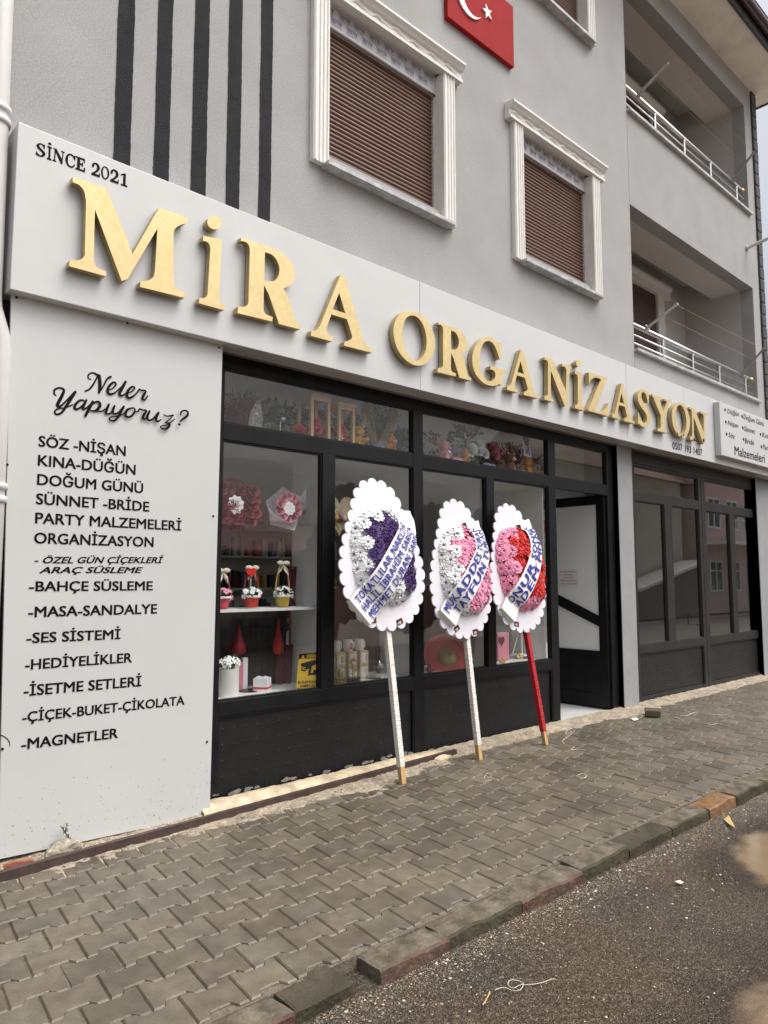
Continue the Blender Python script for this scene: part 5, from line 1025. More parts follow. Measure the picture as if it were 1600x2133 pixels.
# sand and grit along the foot of the building
random.seed(11)
b = B(); nx_, ny = 300, 26; x0, x1 = .2, 13; vs = []
def sand_h(x, y):
    e = .12+.10*(nz(x*1.3, 3)+.3)+.05*nz(x*6, 7)+(.20 if x < 4.6 else 0)*max(0, min(1, (5.0-x)/1.0))
    if 7.2 < x < 8.4: e += .15*sin((x-7.2)/1.2*pi)
    return .028*(1-(-y)/max(e,.03))+.010*nz(x*14, y*14)+.006*nz(x*45, y*45)
for j in range(ny+1):
    for i in range(nx_+1):
        x = x0+(x1-x0)*i/nx_; y = .055-.62*j/ny; vs.append((x, y, max(sand_h(x, y), -.02)))
b.add(vs, [(j*(nx_+1)+i, (j+1)*(nx_+1)+i, (j+1)*(nx_+1)+i+1, j*(nx_+1)+i+1) for j in range(ny) for i in range(nx_)])
tag(b.build('sand', MT['sand'], smooth=True), 'strip of pale sand along the foot of the building', 'sand', kind='stuff')
def pebble(b, c, r, tones, col):
    q = [Vector((1,0,0)), Vector((0,1,0)), Vector((-1,0,0)), Vector((0,-1,0)), Vector((0,0,1)), Vector((0,0,-1))]; a = R(0,6); ca, sa = cos(a), sin(a)
    s = (R(.7,1.4), R(.6,1.1), R(.4,.8)); vs = []
    for v in q:
        v = Vector((v.x*s[0], v.y*s[1], v.z*s[2]))*r*R(.8,1.15); vs.append((c[0]+v.x*ca-v.y*sa, c[1]+v.x*sa+v.y*ca, c[2]+v.z))
    b.add(vs, [(0,1,4), (1,2,4), (2,3,4), (3,0,4), (1,0,5), (2,1,5), (3,2,5), (0,3,5)]); tones += [col]*8
def col():
    g = R(.22,1.0) if random.random() < .86 else R(1.2,2.2); return (g, g*R(.93,1.0), g*R(.82,.96))
b = B(); tn = []
for k in range(5200):
    x = R(.8,5.2) if random.random() < .8 else R(5,12); y = -abs(random.gauss(.12,.12))-.02
    if x < 2.6: y -= .15*random.random()
    h = sand_h(x, y)
    if h < -.004 and random.random() < .7: continue
    pebble(b, (x, y, max(h,0)+.002), R(.0015,.0055) if random.random() < .94 else R(.006,.012), tn, col())
for k in range(700):                                    # grit in the joints of the pavement
    x, y = R(.8,9), R(-2.0,-.3); pebble(b, (x, y, -.001), R(.001,.0035), tn, col())
o = tag(b.build('grit', MT['pebble']), 'loose grit and crumbs of mortar on the sand strip', 'grit', kind='stuff'); tone_attr(o, tn)

# foam strip under the frame, mortar smears, brown steel channel
b = B(); n = 150; vs = []; m = 9
for i in range(n+1):
    x = 2.36+(4.85-2.36)*i/n; e = min(1, (4.9-x)/.35); hh = (.060+.012*nz(x*5,1)+.006*nz(x*22,2))*e; ww = (.20+.03*nz(x*4,5)+.010*nz(x*20,9))*(.75+.25*e)
    for j in range(m): a = pi*j/(m-1); vs.append((x, .055-ww*.5*(1-cos(a))-.0*j, -.01+max(hh,.004)*sin(a)**.55*1.15+.003*nz(x*40,j)))
b.add(vs, [(i*m+j, i*m+j+1, (i+1)*m+j+1, (i+1)*m+j) for i in range(n) for j in range(m-1)])
tag(b.build('foam_strip', MT['foam'], smooth=True), 'cream coloured foam strip swelling out under the black shop front', 'foam strip')
b = B()
for k in range(110):
    x = R(2.45,7.0) if k < 70 else R(8.3,11.8); z = .045*max(0,min(1,(4.9-x)/.4))+R(.0,.02); w_ = R(.010,.045); b.add([(x+w_*cos(a)*R(.6,1.2), .056+R(-.004,.001), z+w_*.38*sin(a)*R(.5,1.2)) for a in [i*pi/5 for i in range(10)]], [tuple(range(10))])
tag(b.build('mortar_smear', MT['mortar']), 'grey mortar smears along the lower edge of the shop front', 'mortar', kind='stuff')
r0, r1 = Vector((.55,-.375,0)), Vector((4.78,-.115,0)); d = (r1-r0).normalized(); s_ = Vector((d.y,-d.x,0)); b = B()
b.obox((r0+r1)/2+Vector((0,0,.022)), d*((r1-r0).length/2), s_*.0035, Vector((0,0,.024))); b.obox((r0+r1)/2+Vector((0,0,.046))-s_*.012, d*((r1-r0).length/2), s_*.016, Vector((0,0,.003))); b.obox((r0+r1)/2+Vector((0,0,.0))+s_*.0-s_*.02, d*((r1-r0).length/2), s_*.02, Vector((0,0,.003)))
tag(b.build('steel_channel', MT['rail'], bevel=.0015), 'brown rusty steel channel lying along the foot of the white panel', 'steel channel')
# stone chunk, twig, tile fragment, loose block
def rock(name, c, r, m, label, cat, sq=(1,.8,.7), sd_=1):
    b = B(); b.ell((0,0,0), 1, 1, 1, 22, 14); b.v = [tuple(Vector(c)+Vector((v[0]*sq[0], v[1]*sq[1], v[2]*sq[2]))*r*(1+.30*nz(v[0]*1.4+sd_, v[1]*1.4, v[2]*1.4)+.12*nz(v[0]*4+sd_, v[1]*4, v[2]*4)+.05*nz(v[0]*11, v[1]*11+sd_, v[2]*11))) for v in b.v]
    return tag(b.build(name, m), label, cat)
c = G(136,1786,.0); rock('stone', (c.x, c.y+.03, .035), .075, MT['stone'], 'rough pale lump of concrete lying against the foot of the white panel', 'stone', (1.25,.75,.62), 4)
c = P(150,1757,-.17); b = B(); q = [P(x, y, -.165) for x, y in ((152,1757), (143,1745), (135,1733), (127,1722))]; b.tube(q, [.0035,.003,.0025,.0012], 5); b.tube([P(x, y, -.165) for x, y in ((137,1736), (137,1725), (139,1714))], [.0022,.002,.001], 5)
for k in range(60): p = q[0].lerp(q[-1], R(0,1)) if k < 40 else P(137,1736,-.165).lerp(P(139,1716,-.165), R(0,1)); leaf(b, p, rnd_dir(), R(.008,.018), .0035)
tag(b.build('twig', MT['twig']), 'dry dark twig sticking up behind the concrete lump', 'twig')
c = G(35,1812,.02); b = B(); pts = []
q = [P(x, y, -.27) for x, y in ((5,1805), (25,1797), (66,1792), (72,1796), (58,1802), (46,1822), (16,1826))]
b.prism(q, (0.01,.03,.0)); tag(b.build('tile_fragment', MT['terracotta'], bevel=.002), 'broken orange terracotta tile piece at the left end of the steel channel', 'tile fragment')
b = B()
for k in range(14): c = G(R(120,330), R(1748,1775), .03); d_ = rnd_dir(.1); d_.z = abs(d_.z)*.5; b.tube([c, c+d_*R(.05,.12)], .0012, 4)
tag(b.build('dry_stalks', MT['twig']), 'thin dry stalks in the gap under the white panel', 'stalks', kind='stuff')
c = G(1360,1492,.0); q = Matrix.Rotation(.5, 3, 'Z'); b = B(); ring = []
for u, v_ in ((-.5,-.5), (-.2,-.5), (-.12,-.36), (.12,-.36), (.2,-.5), (.5,-.5), (.5,.5), (.2,.5), (.12,.36), (-.12,.36), (-.2,.5), (-.5,.5)): ring.append(Vector((c.x,c.y,.012))+q @ Vector((u*.2, v_*.165, 0)))
b.prism(ring, (0,0,.065)); o = tag(b.build('paving_block', MT['paver'], bevel=.004), 'single loose paving block lying in front of the grey pillar', 'paving block'); tone_attr(o, [(.9,.85,.75)]*len(o.data.polygons))
# strings and litter
def string(label, pts, r=.0016, z=.006, name='string'):
    b = B(); Q = [G(x, y, z) for x, y in pts]; out = []
    for i in range(len(Q)-1):
        p0, p1, p2, p3 = Q[max(i-1,0)], Q[i], Q[i+1], Q[min(i+2,len(Q)-1)]
        for s in range(5): u = s/5; out.append(.5*((2*p1)+(p2-p0)*u+(2*p0-5*p1+4*p2-p3)*u*u+(-p0+3*p1-3*p2+p3)*u**3)+Vector((0,0,.002*sin(i*2.1+u*3))))
    b.tube(out, r, 5); tag(b.build(name, MT['string'], smooth=True), label, 'string', 'pieces of white string on the ground')
string('tangled white string in front of the open door', [(1170,1520), (1182,1515), (1190,1524), (1178,1528), (1188,1518), (1196,1522), (1184,1534), (1172,1544), (1180,1552), (1196,1556), (1190,1562), (1204,1560), (1222,1563)], .0022)
string('small loop of white string between the middle pole and the kerb', [(1008,1622), (1014,1612), (1022,1612), (1022,1620), (1013,1618)], .0018)
string('curled white thread on the blocks below the door', [(1200,1618), (1212,1612), (1222,1616), (1212,1622), (1204,1618), (1218,1620), (1224,1613)], .0016)
string('long loose white strands on the pavement by the right shop', [(1395,1485), (1425,1492), (1450,1483), (1470,1487), (1490,1489), (1507,1490)], .0030)
string('short white strand below the long one on the pavement', [(1468,1506), (1480,1510), (1495,1507), (1508,1512)], .0026)
string('white strand across the joints by the loose paving block', [(1400,1492), (1412,1496), (1422,1502), (1420,1498)], .0026)
string('looped white string lying on the wet road', [(1030,2063), (1050,2058), (1068,2062), (1084,2062), (1090,2050), (1080,2042), (1064,2042), (1058,2052), (1070,2057), (1084,2052), (1100,2052), (1128,2046), (1150,2040), (1160,2042)], .0015, -.066)
string('thin pale thread on the road at the lower edge', [(686,2122), (694,2104), (712,2088), (726,2078)], .0010, -.066)
b = B(); p, q = G(1006,2094,-.066), G(1021,2068,-.066); b.tube([p,q], .0025, 6); b.tube([p+Vector((.01,0,.001)), q+Vector((.003,.004,.002))], .002, 6); tag(b.build('wood_splinter', MT['wood']), 'yellowish wood splinter tied to the looped string', 'splinter')
b = B(); q = [G(x, y, -.064) for x, y in ((1508,1706), (1518,1703), (1528,1716), (1532,1724), (1518,1716))]; q[1].z += .015; b.add(q, [tuple(range(5))], 0); b.add([G(x, y, -.062) for x, y in ((1511,1707), (1518,1705), (1522,1713), (1516,1713))], [(0,1,2,3)], 1); tag(b.build('wrapper', X('straw', 'paper')), 'crumpled yellow and white wrapper lying under the orange kerb stone', 'wrapper')
b = B(); q = [G(x, y, .012) for x, y in ((1315,1496), (1326,1495), (1330,1499), (1319,1501))]; b.add(q, [(0,1,2,3)]); tag(b.build('paper_scrap', MT['paper']), 'white paper scrap on the sand at the grey pillar', 'paper')
b = B(); q = [G(x, y, -.064) for x, y in ((1405,1836), (1416,1833), (1425,1838), (1418,1841))]; b.add(q, [(0,1,2,3)]); tag(b.build('paper_scrap', MT['string']), 'small pale scrap on the wet road left of the muddy puddle', 'paper')

# kerb stones
random.seed(21)
kx = [0, 0, 0, G(750,2045).x, G(935,1945).x]
kx = [.55, 1.08, 1.60, 2.0, kx[3], kx[4], 2.904, 3.428, 3.912, 4.418, 4.937, 5.37, 5.9, 6.42, 6.93]
kx = sorted(set(round(x, 3) for x in kx)); ks = []
for i in range(len(kx)-1):
    if kx[i+1]-kx[i] > .2: ks.append((kx[i], kx[i+1]))
for i, (xa, xb_) in enumerate(ks):
    xmid = (xa+xb_)/2
    off = R(-.008,.008); dz = R(-.012,-.004); rot = R(-.012,.012)
    o = B(); L_ = (xb_-xa)/2-.002; n = 22; vs = []; sec = [(-.19,-.22), (-.192,-.09), (-.190,-.05), (-.188,-.012), (-.178,-.002), (-.12,.001), (-.07,.0), (-.02,-.003), (-.004,-.014), (.0,-.22)]
    for j in range(n+1):
        for (y, z) in sec:
            x = -L_+2*L_*j/n; e = 1 if 0 < j < n else .0
            vs.append((x, -2.012+y*(1 if e else .985)+.010*nz(x*7+i*5, y*9, z*9)+.005*nz(x*23, z*20, i)+off, z+(.011*nz(x*6+i*9, y*8, 3)+.005*nz(x*21+i, y*20)-.003*(1-e) if z > -.1 else 0)+dz))
    k = len(sec); o.add(vs, [(j*k+q, j*k+(q+1) % k, (j+1)*k+(q+1) % k, (j+1)*k+q) for j in range(n) for q in range(k)]+[tuple(range(k)), tuple(range(n*k, n*k+k))[::-1]])
    ks[i] = (xa, xb_, o, xmid)
for i, (xa, xb_, o, xmid) in enumerate(ks):
    if 4.93 < xmid < 5.38: m, lb = 'kerb_yellow', 'orange painted kerb stone beside the yellow wrapper'
    elif 5.38 < xmid < 5.9: m, lb = 'kerb', 'grey kerb stone just right of the orange one'
    elif 4.41 < xmid < 4.93: m, lb = 'kerb', 'scuffed grey kerb stone just left of the orange one'
    elif 3.91 < xmid < 4.41: m, lb = 'kerb_dark', 'darkest mossy kerb stone, second left of the orange one'
    elif 3.42 < xmid < 3.91: m, lb = 'kerb', 'grey kerb stone with a pale lower edge, left of the darkest mossy one'
    elif 2.9 < xmid < 3.42: m, lb = 'kerb_red', 'kerb stone with a brownish red face, nearly buried in grit'
    elif 2.4 < xmid < 2.9: m, lb = 'kerb', 'grey kerb stone between the two reddish ones'
    elif 2.05 < xmid < 2.4: m, lb = 'kerb_red', 'kerb stone with a strong dark red painted face, left of the middle'
    elif 1.6 < xmid < 2.05: m, lb = 'kerb_dark', 'mossy grey kerb stone at the lower edge, left of the dark red one'
    elif 1.0 < xmid < 1.6: m, lb = 'kerb_red', 'reddish kerb stone cut by the lower edge of the photo'
    elif xmid < 1: m, lb = 'kerb', 'plain grey kerb stone at the left end of the row'
    else: m, lb = 'kerb', 'plain grey kerb stone, %s to the right of the orange one' % ('second' if xmid < 6.4 else 'third')
    o.m = [1 if (sum(o.v[q][1] for q in f_)/len(f_) < -2.18 or m in ('kerb_dark', 'kerb_yellow')) else 0 for f_ in o.f]
    k_ = o.build('kerb_stone', X('kerb', 'kerb_moss' if m == 'kerb' else m), smooth=False, loc=(xmid,0,0)); k_.rotation_euler = (0, R(-.012,.012), 0)
    tag(k_, lb, 'kerb stone', 'kerb stones along the pavement')

# road, puddles, gravel
random.seed(5)
PUD = [((4.60,-2.73), (.58,.30), .25), ((3.1,-3.47), (.7,.36), .05), ((6.6,-3.3), (.8,.4), 0)]
def rz(x, y):
    z = -.072-.018*min(1, max(0, (x-1)/4))+.006*nz(x*1.2, y*1.2)+.0035*nz(x*5, y*5)+.0018*nz(x*19, y*19)
    if y > -2.45: z += .018*max(0, (y+2.45)/.25)*(.6+.6*nz(x*3, 4))
    for (cx, cy), (rx, ry), rt in PUD:
        dx, dy = x-cx, y-cy; u = (dx*cos(rt)+dy*sin(rt))/rx; v_ = (-dx*sin(rt)+dy*cos(rt))/ry; d = u*u+v_*v_+.35*nz(x*3, y*3)+.22*nz(x*9, y*9)+.10*nz(x*27, y*27)
        z -= .030*max(0, 1-d*.8)
    return z
def grid(x0, x1, y0, y1, s):
    nx_, ny = int((x1-x0)/s), int((y1-y0)/s); vs = []
    for j in range(ny+1):
        for i in range(nx_+1): x, y = x0+(x1-x0)*i/nx_, y0+(y1-y0)*j/ny; vs.append((x, y, rz(x, y)))
    return vs, [(j*(nx_+1)+i, j*(nx_+1)+i+1, (j+1)*(nx_+1)+i+1, (j+1)*(nx_+1)+i) for j in range(ny) for i in range(nx_)]
m = bpy.data.materials.new('road'); m.use_nodes = True; t_ = m.node_tree; N = t_.nodes; L = t_.links; bs_ = N['Principled BSDF']; MT['road'] = m
tc = N.new('ShaderNodeTexCoord')
def noi(sc, det=6, ro=.6):
    n_ = N.new('ShaderNodeTexNoise'); n_.inputs['Scale'].default_value = sc; n_.inputs['Detail'].default_value = det; n_.inputs['Roughness'].default_value = ro; L.new(tc.outputs['Object'], n_.inputs['Vector']); return n_.outputs['Fac']
def ramp(src, stops):
    r_ = N.new('ShaderNodeValToRGB'); e = r_.color_ramp.elements
    for i, (p_, c_) in enumerate(stops):
        q_ = e[i] if i < 2 else e.new(p_); q_.position = p_; q_.color = (*c_, 1)
    L.new(src, r_.inputs[0]); return r_.outputs[0]
def mixc(f_, a_, c_, mode='MIX'):
    x_ = N.new('ShaderNodeMix'); x_.data_type = 'RGBA'; x_.blend_type = mode
    for i, q_ in ((0, f_), (6, a_), (7, c_)):
        if isinstance(q_, (int, float)): x_.inputs[i].default_value = q_
        elif isinstance(q_, tuple): x_.inputs[i].default_value = (*q_, 1)
        else: L.new(q_, x_.inputs[i])
    return x_.outputs[2]
mud = ramp(noi(1.6, 7, .62), [(.40, (.090,.064,.040)), (.62, (.066,.057,.044))])
speck0 = ramp(noi(38, 4, .75), [(.40, (.62,.60,.58)), (.66, (1.45,1.45,1.42))]); mud = mixc(1.0, mud, speck0, 'MULTIPLY')
speck = ramp(noi(95, 3, .7), [(.42, (.40,.40,.40)), (.68, (2.3,2.2,2.05))]); c_ = mixc(1.0, mud, speck, 'MULTIPLY')
wa = N.new('ShaderNodeAttribute'); wa.attribute_name = 'wet'; c_ = mixc(wa.outputs['Fac'], c_, mixc(1.0, c_, (.62,.58,.54), 'MULTIPLY'))      # soaked ground is darker and shinier
vo = N.new('ShaderNodeTexVoronoi'); vo.inputs['Scale'].default_value = 130; L.new(tc.outputs['Object'], vo.inputs['Vector'])
L.new(c_, bs_.inputs['Base Color'])
rr_ = N.new('ShaderNodeMapRange'); rr_.inputs[1].default_value = .35; rr_.inputs[2].default_value = .65; rr_.inputs[3].default_value = .42; rr_.inputs[4].default_value = .72; L.new(noi(1.1, 5), rr_.inputs[0]); ws = N.new('ShaderNodeMath'); ws.operation = 'MULTIPLY_ADD'; ws.inputs[1].default_value = -.34; L.new(wa.outputs['Fac'], ws.inputs[0]); L.new(rr_.outputs[0], ws.inputs[2]); L.new(ws.outputs[0], bs_.inputs['Roughness'])
ad = N.new('ShaderNodeMath'); ad.operation = 'ADD'; L.new(noi(140, 4, .7), ad.inputs[0]); L.new(vo.outputs['Distance'], ad.inputs[1])
bp = N.new('ShaderNodeBump'); bp.inputs['Strength'].default_value = 1; bp.inputs['Distance'].default_value = .010; L.new(ad.outputs[0], bp.inputs['Height']); L.new(bp.outputs[0], bs_.inputs['Normal'])
b = B(); v, f = grid(-.6, 8.4, -4.2, -2.0, .03); b.add(v, f); v, f = grid(-14, 60, -8.6, -4.2, .4); b.add(v, f); v, f = grid(8.4, 60, -4.2, -2.0, .4); b.add(v, f); v, f = grid(-14, -.6, -4.2, -2.0, .4); b.add(v, f)
def wet(x, y):
    best = 0
    for (cx, cy), (rx, ry), rt in PUD:
        dx, dy = x-cx, y-cy; u = (dx*cos(rt)+dy*sin(rt))/rx; v_ = (-dx*sin(rt)+dy*cos(rt))/ry; best = max(best, 1-max(0, u*u+v_*v_-.8)/2.0)
    return max(0, min(1, best+.5*nz(x*4, y*4)+.25*nz(x*.9, y*.9, 5)))
o = tag(b.build('road', MT['road'], smooth=True), kind='structure')
at_ = o.data.attributes.new('wet', 'FLOAT', 'POINT'); at_.data.foreach_set('value', [wet(v[0], v[1]) for v in b.v])
m = MT['water']; N = m.node_tree.nodes; L = m.node_tree.links; bs2 = N['Principled BSDF']      # murky water: clearer where it is shallow
at_ = N.new('ShaderNodeAttribute'); at_.attribute_name = 'depth'; mr_ = N.new('ShaderNodeMapRange'); mr_.inputs[1].default_value = 0; mr_.inputs[1].default_value = -.0015; mr_.inputs[2].default_value = .014; mr_.interpolation_type = 'SMOOTHSTEP'; mr_.inputs[3].default_value = .05; mr_.inputs[4].default_value = .97
L.new(at_.outputs['Fac'], mr_.inputs[0]); L.new(mr_.outputs[0], bs2.inputs['Alpha'])
b = B(); b.box(-200, 200, -200, 200, -.5, -.17); tag(b.build('ground', MT['ground']), kind='structure')
for (cx, cy), (rx, ry), rt in PUD:
    b = B(); zc = -.072-.018*min(1, max(0, (cx-1)/4))-.0105; n, k_ = 72, 30; f_ = lambda a, s: (cx+1.6*s*(rx*cos(rt)*cos(a)-ry*sin(rt)*sin(a)), cy+1.6*s*(rx*sin(rt)*cos(a)+ry*cos(rt)*sin(a)), zc)
    b.add([f_(2*pi*k/n, (i+1)/k_) for i in range(k_) for k in range(n)]+[(cx,cy,zc)], [(i*n+k, (i+1)*n+k, (i+1)*n+(k+1) % n, i*n+(k+1) % n) for i in range(k_-1) for k in range(n)]+[(k, (k+1) % n, n*k_) for k in range(n)]); o = tag(b.build('puddle', MT['water']), kind='structure')
    at_ = o.data.attributes.new('depth', 'FLOAT', 'POINT'); at_.data.foreach_set('value', [zc-rz(v[0], v[1]) for v in b.v])
b = B(); tn = []
for k in range(36000):
    u = random.random()
    if u < .40: x, y = R(.9,6.4), -2.21-abs(random.gauss(0,.10))
    else: x, y = R(.9,6.2), R(-4.1,-2.2)
    if any((((x-cx)*cos(rt)+(y-cy)*sin(rt))/rx)**2+((-(x-cx)*sin(rt)+(y-cy)*cos(rt))/ry)**2 < .95 for (cx, cy), (rx, ry), rt in PUD): continue
    if nz(x*1.7, y*1.7) < -.08 and random.random() < .75 and u > .4: continue
    r_ = R(.0012,.0032) if random.random() < .955 else R(.0035,.009); pebble(b, (x, y, rz(x, y)+r_*.25), r_, tn, col())
o = tag(b.build('gravel', MT['pebble']), 'fine pale gravel scattered over the wet road', 'gravel', kind='stuff'); tone_attr(o, tn)

# ------------------------------------------------------------------ three congratulation wreaths on poles
random.seed(17)
def flower_mesh(mp):
    b = B(); r = .063
    for L_, (n, ra, h, zz) in enumerate(((11, 1.0, .06, 0), (9, .64, .18, .007))):
        for k in range(n):
            a = 2*pi*k/n+L_*.2+R(-.06,.06); w_ = pi/n*.90; rr = r*ra*R(.92,1.05); u = Vector((cos(a), sin(a), 0)); s = Vector((-sin(a), cos(a), 0)); hz = r*h
            b.add([u*r*.1+Vector((0,0,zz)), u*rr*.55+s*rr*w_*.62+Vector((0,0,zz+hz)), u*rr*.93+s*rr*w_*.72+Vector((0,0,zz+hz*.8)), u*rr+Vector((0,0,zz+hz*.45)), u*rr*.93-s*rr*w_*.72+Vector((0,0,zz+hz*.8)), u*rr*.55-s*rr*w_*.62+Vector((0,0,zz+hz)), u*rr*.55+Vector((0,0,zz+hz*.35))],
                  [(0,1,6), (1,2,3,6), (6,3,4,5), (0,6,5)], 0)
    b.ell((0,0,.013), .0085, .0085, .006, 8, 5, 1)
    me = bpy.data.meshes.new('flower'); me.from_pydata(b.v, [], b.f)
    for q in (mp, MT['pistil']): me.materials.append(q)
    me.polygons.foreach_set('material_index', b.m); return me
FM = {k: [flower_mesh(MT['petal_'+k]) for _ in range(2)] for k in ('white', 'purple', 'pink', 'red')}
FM['rosy'] = FM['pink']
def wreath(label, foot, bot, top, left, right, scheme, pole, lines, ribw, cards, dome_c, dome_r, rib, cush):
    Fp = G(*foot, 0); zt_ = P(*top, .0).z; T = P(*top, -.02); Bt0 = None
    U = (T-Fp).normalized(); Rr = Vector((1,0,0)); Rr = (Rr-U*Rr.dot(U)).normalized(); N_ = Rr.cross(U).normalized()
    if N_.y > 0: N_ = -N_
    def loc(px, py, h=0):
        d = ray(px, py); t_ = (Fp+N_*h-CAM).dot(N_)/d.dot(N_); p = CAM+d*t_-Fp; return p.dot(Rr), p.dot(U)
    W = lambda r, u, h: Fp+Rr*r+U*u+N_*h
    rb, ub = loc(*bot); rt, ut = loc(*top); rl, ul = loc(*left); rr_, ur = loc(*right); H = ut-ub; half = (rr_-rl)/2; rc = (rr_+rl)/2
    t = thing('wreath_stand', label, 'wreath', Fp, 'congratulation wreaths leaning on the shop front')
    # scalloped backing board
    hw = [(0,.10), (.03,.46), (.06,.60), (.12,.78), (.2,.90), (.3,.985), (.4,1.0), (.5,.94), (.6,.83), (.68,.74), (.75,.66), (.82,.58), (.88,.53), (.93,.46), (.97,.33), (1,.12)]
    def hwf(v):
        for i in range(len(hw)-1):
            if hw[i][0] <= v <= hw[i+1][0]: s = (v-hw[i][0])/(hw[i+1][0]-hw[i][0]); return hw[i][1]+(hw[i+1][1]-hw[i][1])*s
        return .1
    cen = lambda v: rb*(1-v)+rt*v+(rc-(rb*(1-.4)+rt*.4))*max(0, 1-((v-.4)/.6)**2)
    base = []
    for k in range(101): v = k/100; base.append((cen(v)+hwf(v)*half*.93, ub+H*.02+v*H*.96))
    for k in range(100, -1, -1): v = k/100; base.append((cen(v)-hwf(v)*half*.93, ub+H*.02+v*H*.96))
    base.append(base[0]); acc = [0]
    for i in range(1, len(base)): acc.append(acc[-1]+math.dist(base[i-1], base[i]))
    ns = 30; cusps = []
    for k in range(ns):
        s = acc[-1]*(k+.5)/ns; i = max(j for j in range(len(acc)) if acc[j] <= s); i = min(i, len(base)-2); f_ = (s-acc[i])/max(acc[i+1]-acc[i], 1e-6); cusps.append((base[i][0]+(base[i+1][0]-base[i][0])*f_, base[i][1]+(base[i+1][1]-base[i][1])*f_))
    out = []
    for k in range(ns):
        p, q = Vector(cusps[k]), Vector(cusps[(k+1) % ns]); d = q-p; n_ = Vector((d.y, -d.x)).normalized(); mid_ = (p+q)/2; rad = d.length/2
        for j in range(9): a = pi-pi*j/9; out.append(mid_+d.normalized()*rad*cos(a)+n_*rad*.92*sin(a))
    b = B(); b.prism([W(p.x, p.y, .02) for p in out][::-1], N_*.012); bd = b.build('backboard', MT['board'], t)
    # pole
    b = B(); ha = .024; pu = Fp+U*.0; L_ = ub+H*.5
    b.obox(Fp+U*(.12+L_)/2-N_*.006, Rr*ha, N_*.022, U*(L_-.12)/2); pl = b.build('pole', MT[pole], t, bevel=.004)
    for k in range(24):
        pass
    b = B(); b.obox(Fp+U*.062-N_*.006, Rr*.021, N_*.019, U*.062); b.build('pole_foot', MT['wood'], pl, bevel=.002)
    # flowers on a cushion
    (dcx, dcu) = loc(*dome_c, .025); rx, ru = dome_r[0]*half, dome_r[1]*H; hd = .100
    def hgt(r, u):
        q = abs((r-dcx)/rx)**2.5+abs((u-dcu)/ru)**2.5; return .032+hd*max(0, 1-q**1.25)**.62
    b = B(); n, m_ = 10, 28; vs = [W(dcx, dcu, hgt(dcx, dcu)-.02)]
    for i in range(1, n+1):
        for j in range(m_): s = i/n*.95; r, u = dcx+rx*s*math.copysign(abs(cos(2*pi*j/m_))**.8, cos(2*pi*j/m_)), dcu+ru*s*math.copysign(abs(sin(2*pi*j/m_))**.8, sin(2*pi*j/m_)); vs.append(W(r, u, hgt(r, u)-.022))
    b.add(vs, [(0, 1+j, 1+(j+1) % m_) for j in range(m_)]+[(1+i*m_+j, 1+(i+1)*m_+j, 1+(i+1)*m_+(j+1) % m_, 1+i*m_+(j+1) % m_) for i in range(n-1) for j in range(m_)]); b.build('cushion', MT[cush], t)
    sp = .092; spots = []
    for iu in range(-9, 10):
        for ir in range(-8, 9):
            r, u = dcx+(ir+.5*(iu % 2))*sp+R(-.008,.008), dcu+iu*sp*.86+R(-.008,.008)
            if abs((r-dcx)/rx)**2.5+abs((u-dcu)/ru)**2.5 < .84: spots.append((r, u))
    sg_ = lambda v: math.copysign(abs(v)**.8, v)
    for k in range(26): a = 2*pi*k/26; spots.append((dcx+rx*.985*sg_(cos(a)), dcu+ru*.985*sg_(sin(a))))
    for (r, u) in spots[:100]:
        e = .01; nn = (N_-Rr*max(-1.6,min(1.6,(hgt(r+e,u)-hgt(r-e,u))/(2*e)))-U*max(-1.6,min(1.6,(hgt(r,u+e)-hgt(r,u-e))/(2*e)))+Rr*R(-.30,.25)+U*R(-.15,.32)).normalized()
        k = scheme((r-dcx)/rx, (u-dcu)/ru); fo = bpy.data.objects.new('flower', random.choice(FM[k])); C.objects.link(fo); fo.parent = t
        s = R(.88,1.1); M_ = nn.to_track_quat('Z', 'Y').to_matrix().to_4x4() @ Matrix.Rotation(R(0,6), 4, 'Z') @ Matrix.Scale(s, 4); M_.translation = W(r, u, hgt(r, u)+R(-.004,.026))-t.location; fo.matrix_basis = M_
    # ribbon with writing
    RP = [loc(x, y, h) for x, y, h in rib]; K = len(RP)
    def cp(s):
        s = max(0, min(.9999, s))*(K-1); i = int(s); u = s-i; V = [Vector(q) for q in RP]; p0, p1, p2, p3 = V[max(i-1,0)], V[i], V[i+1], V[min(i+2,K-1)]
        return .5*((2*p1)+(p2-p0)*u+(2*p0-5*p1+4*p2-p3)*u*u+(-p0+3*p1-3*p2+p3)*u**3)
    NS = 110; cl = [cp(i/NS) for i in range(NS+1)]; al = [0]
    for i in range(NS): al.append(al[-1]+(cl[i+1]-cl[i]).length)
    hs = []
    for i in range(NS+1): hs.append(hgt(*cl[i]))
    hs = [max(hs[max(0,i-3):i+4]) for i in range(NS+1)]; hs = [sum(hs[max(0,i-4):i+5])/len(hs[max(0,i-4):i+5])+.046 for i in range(NS+1)]
    hs[0] = .036; hs[-1] = .038
    def RB(s, w_, lift=0):
        s = max(0, min(1, s)); i = min(int(s*NS), NS-1); u = s*NS-i; w_ = w_*(1.14-.2*s); c_ = cl[i].lerp(cl[i+1], u); tn_ = (cp(min(s+.03,1))-cp(max(s-.03,0))).normalized(); nn = Vector((tn_.y, -tn_.x)); q = c_+nn*w_
        h = hs[i]*(1-u)+hs[i+1]*u; h += (hgt(q.x, q.y)-hgt(c_.x, c_.y))*.45
        return W(q.x, q.y, max(h, .034)+lift)
    b = B(); m_ = 8; vs = [RB(i/NS, ribw*(j/m_-.5)*2) for i in range(NS+1) for j in range(m_+1)]
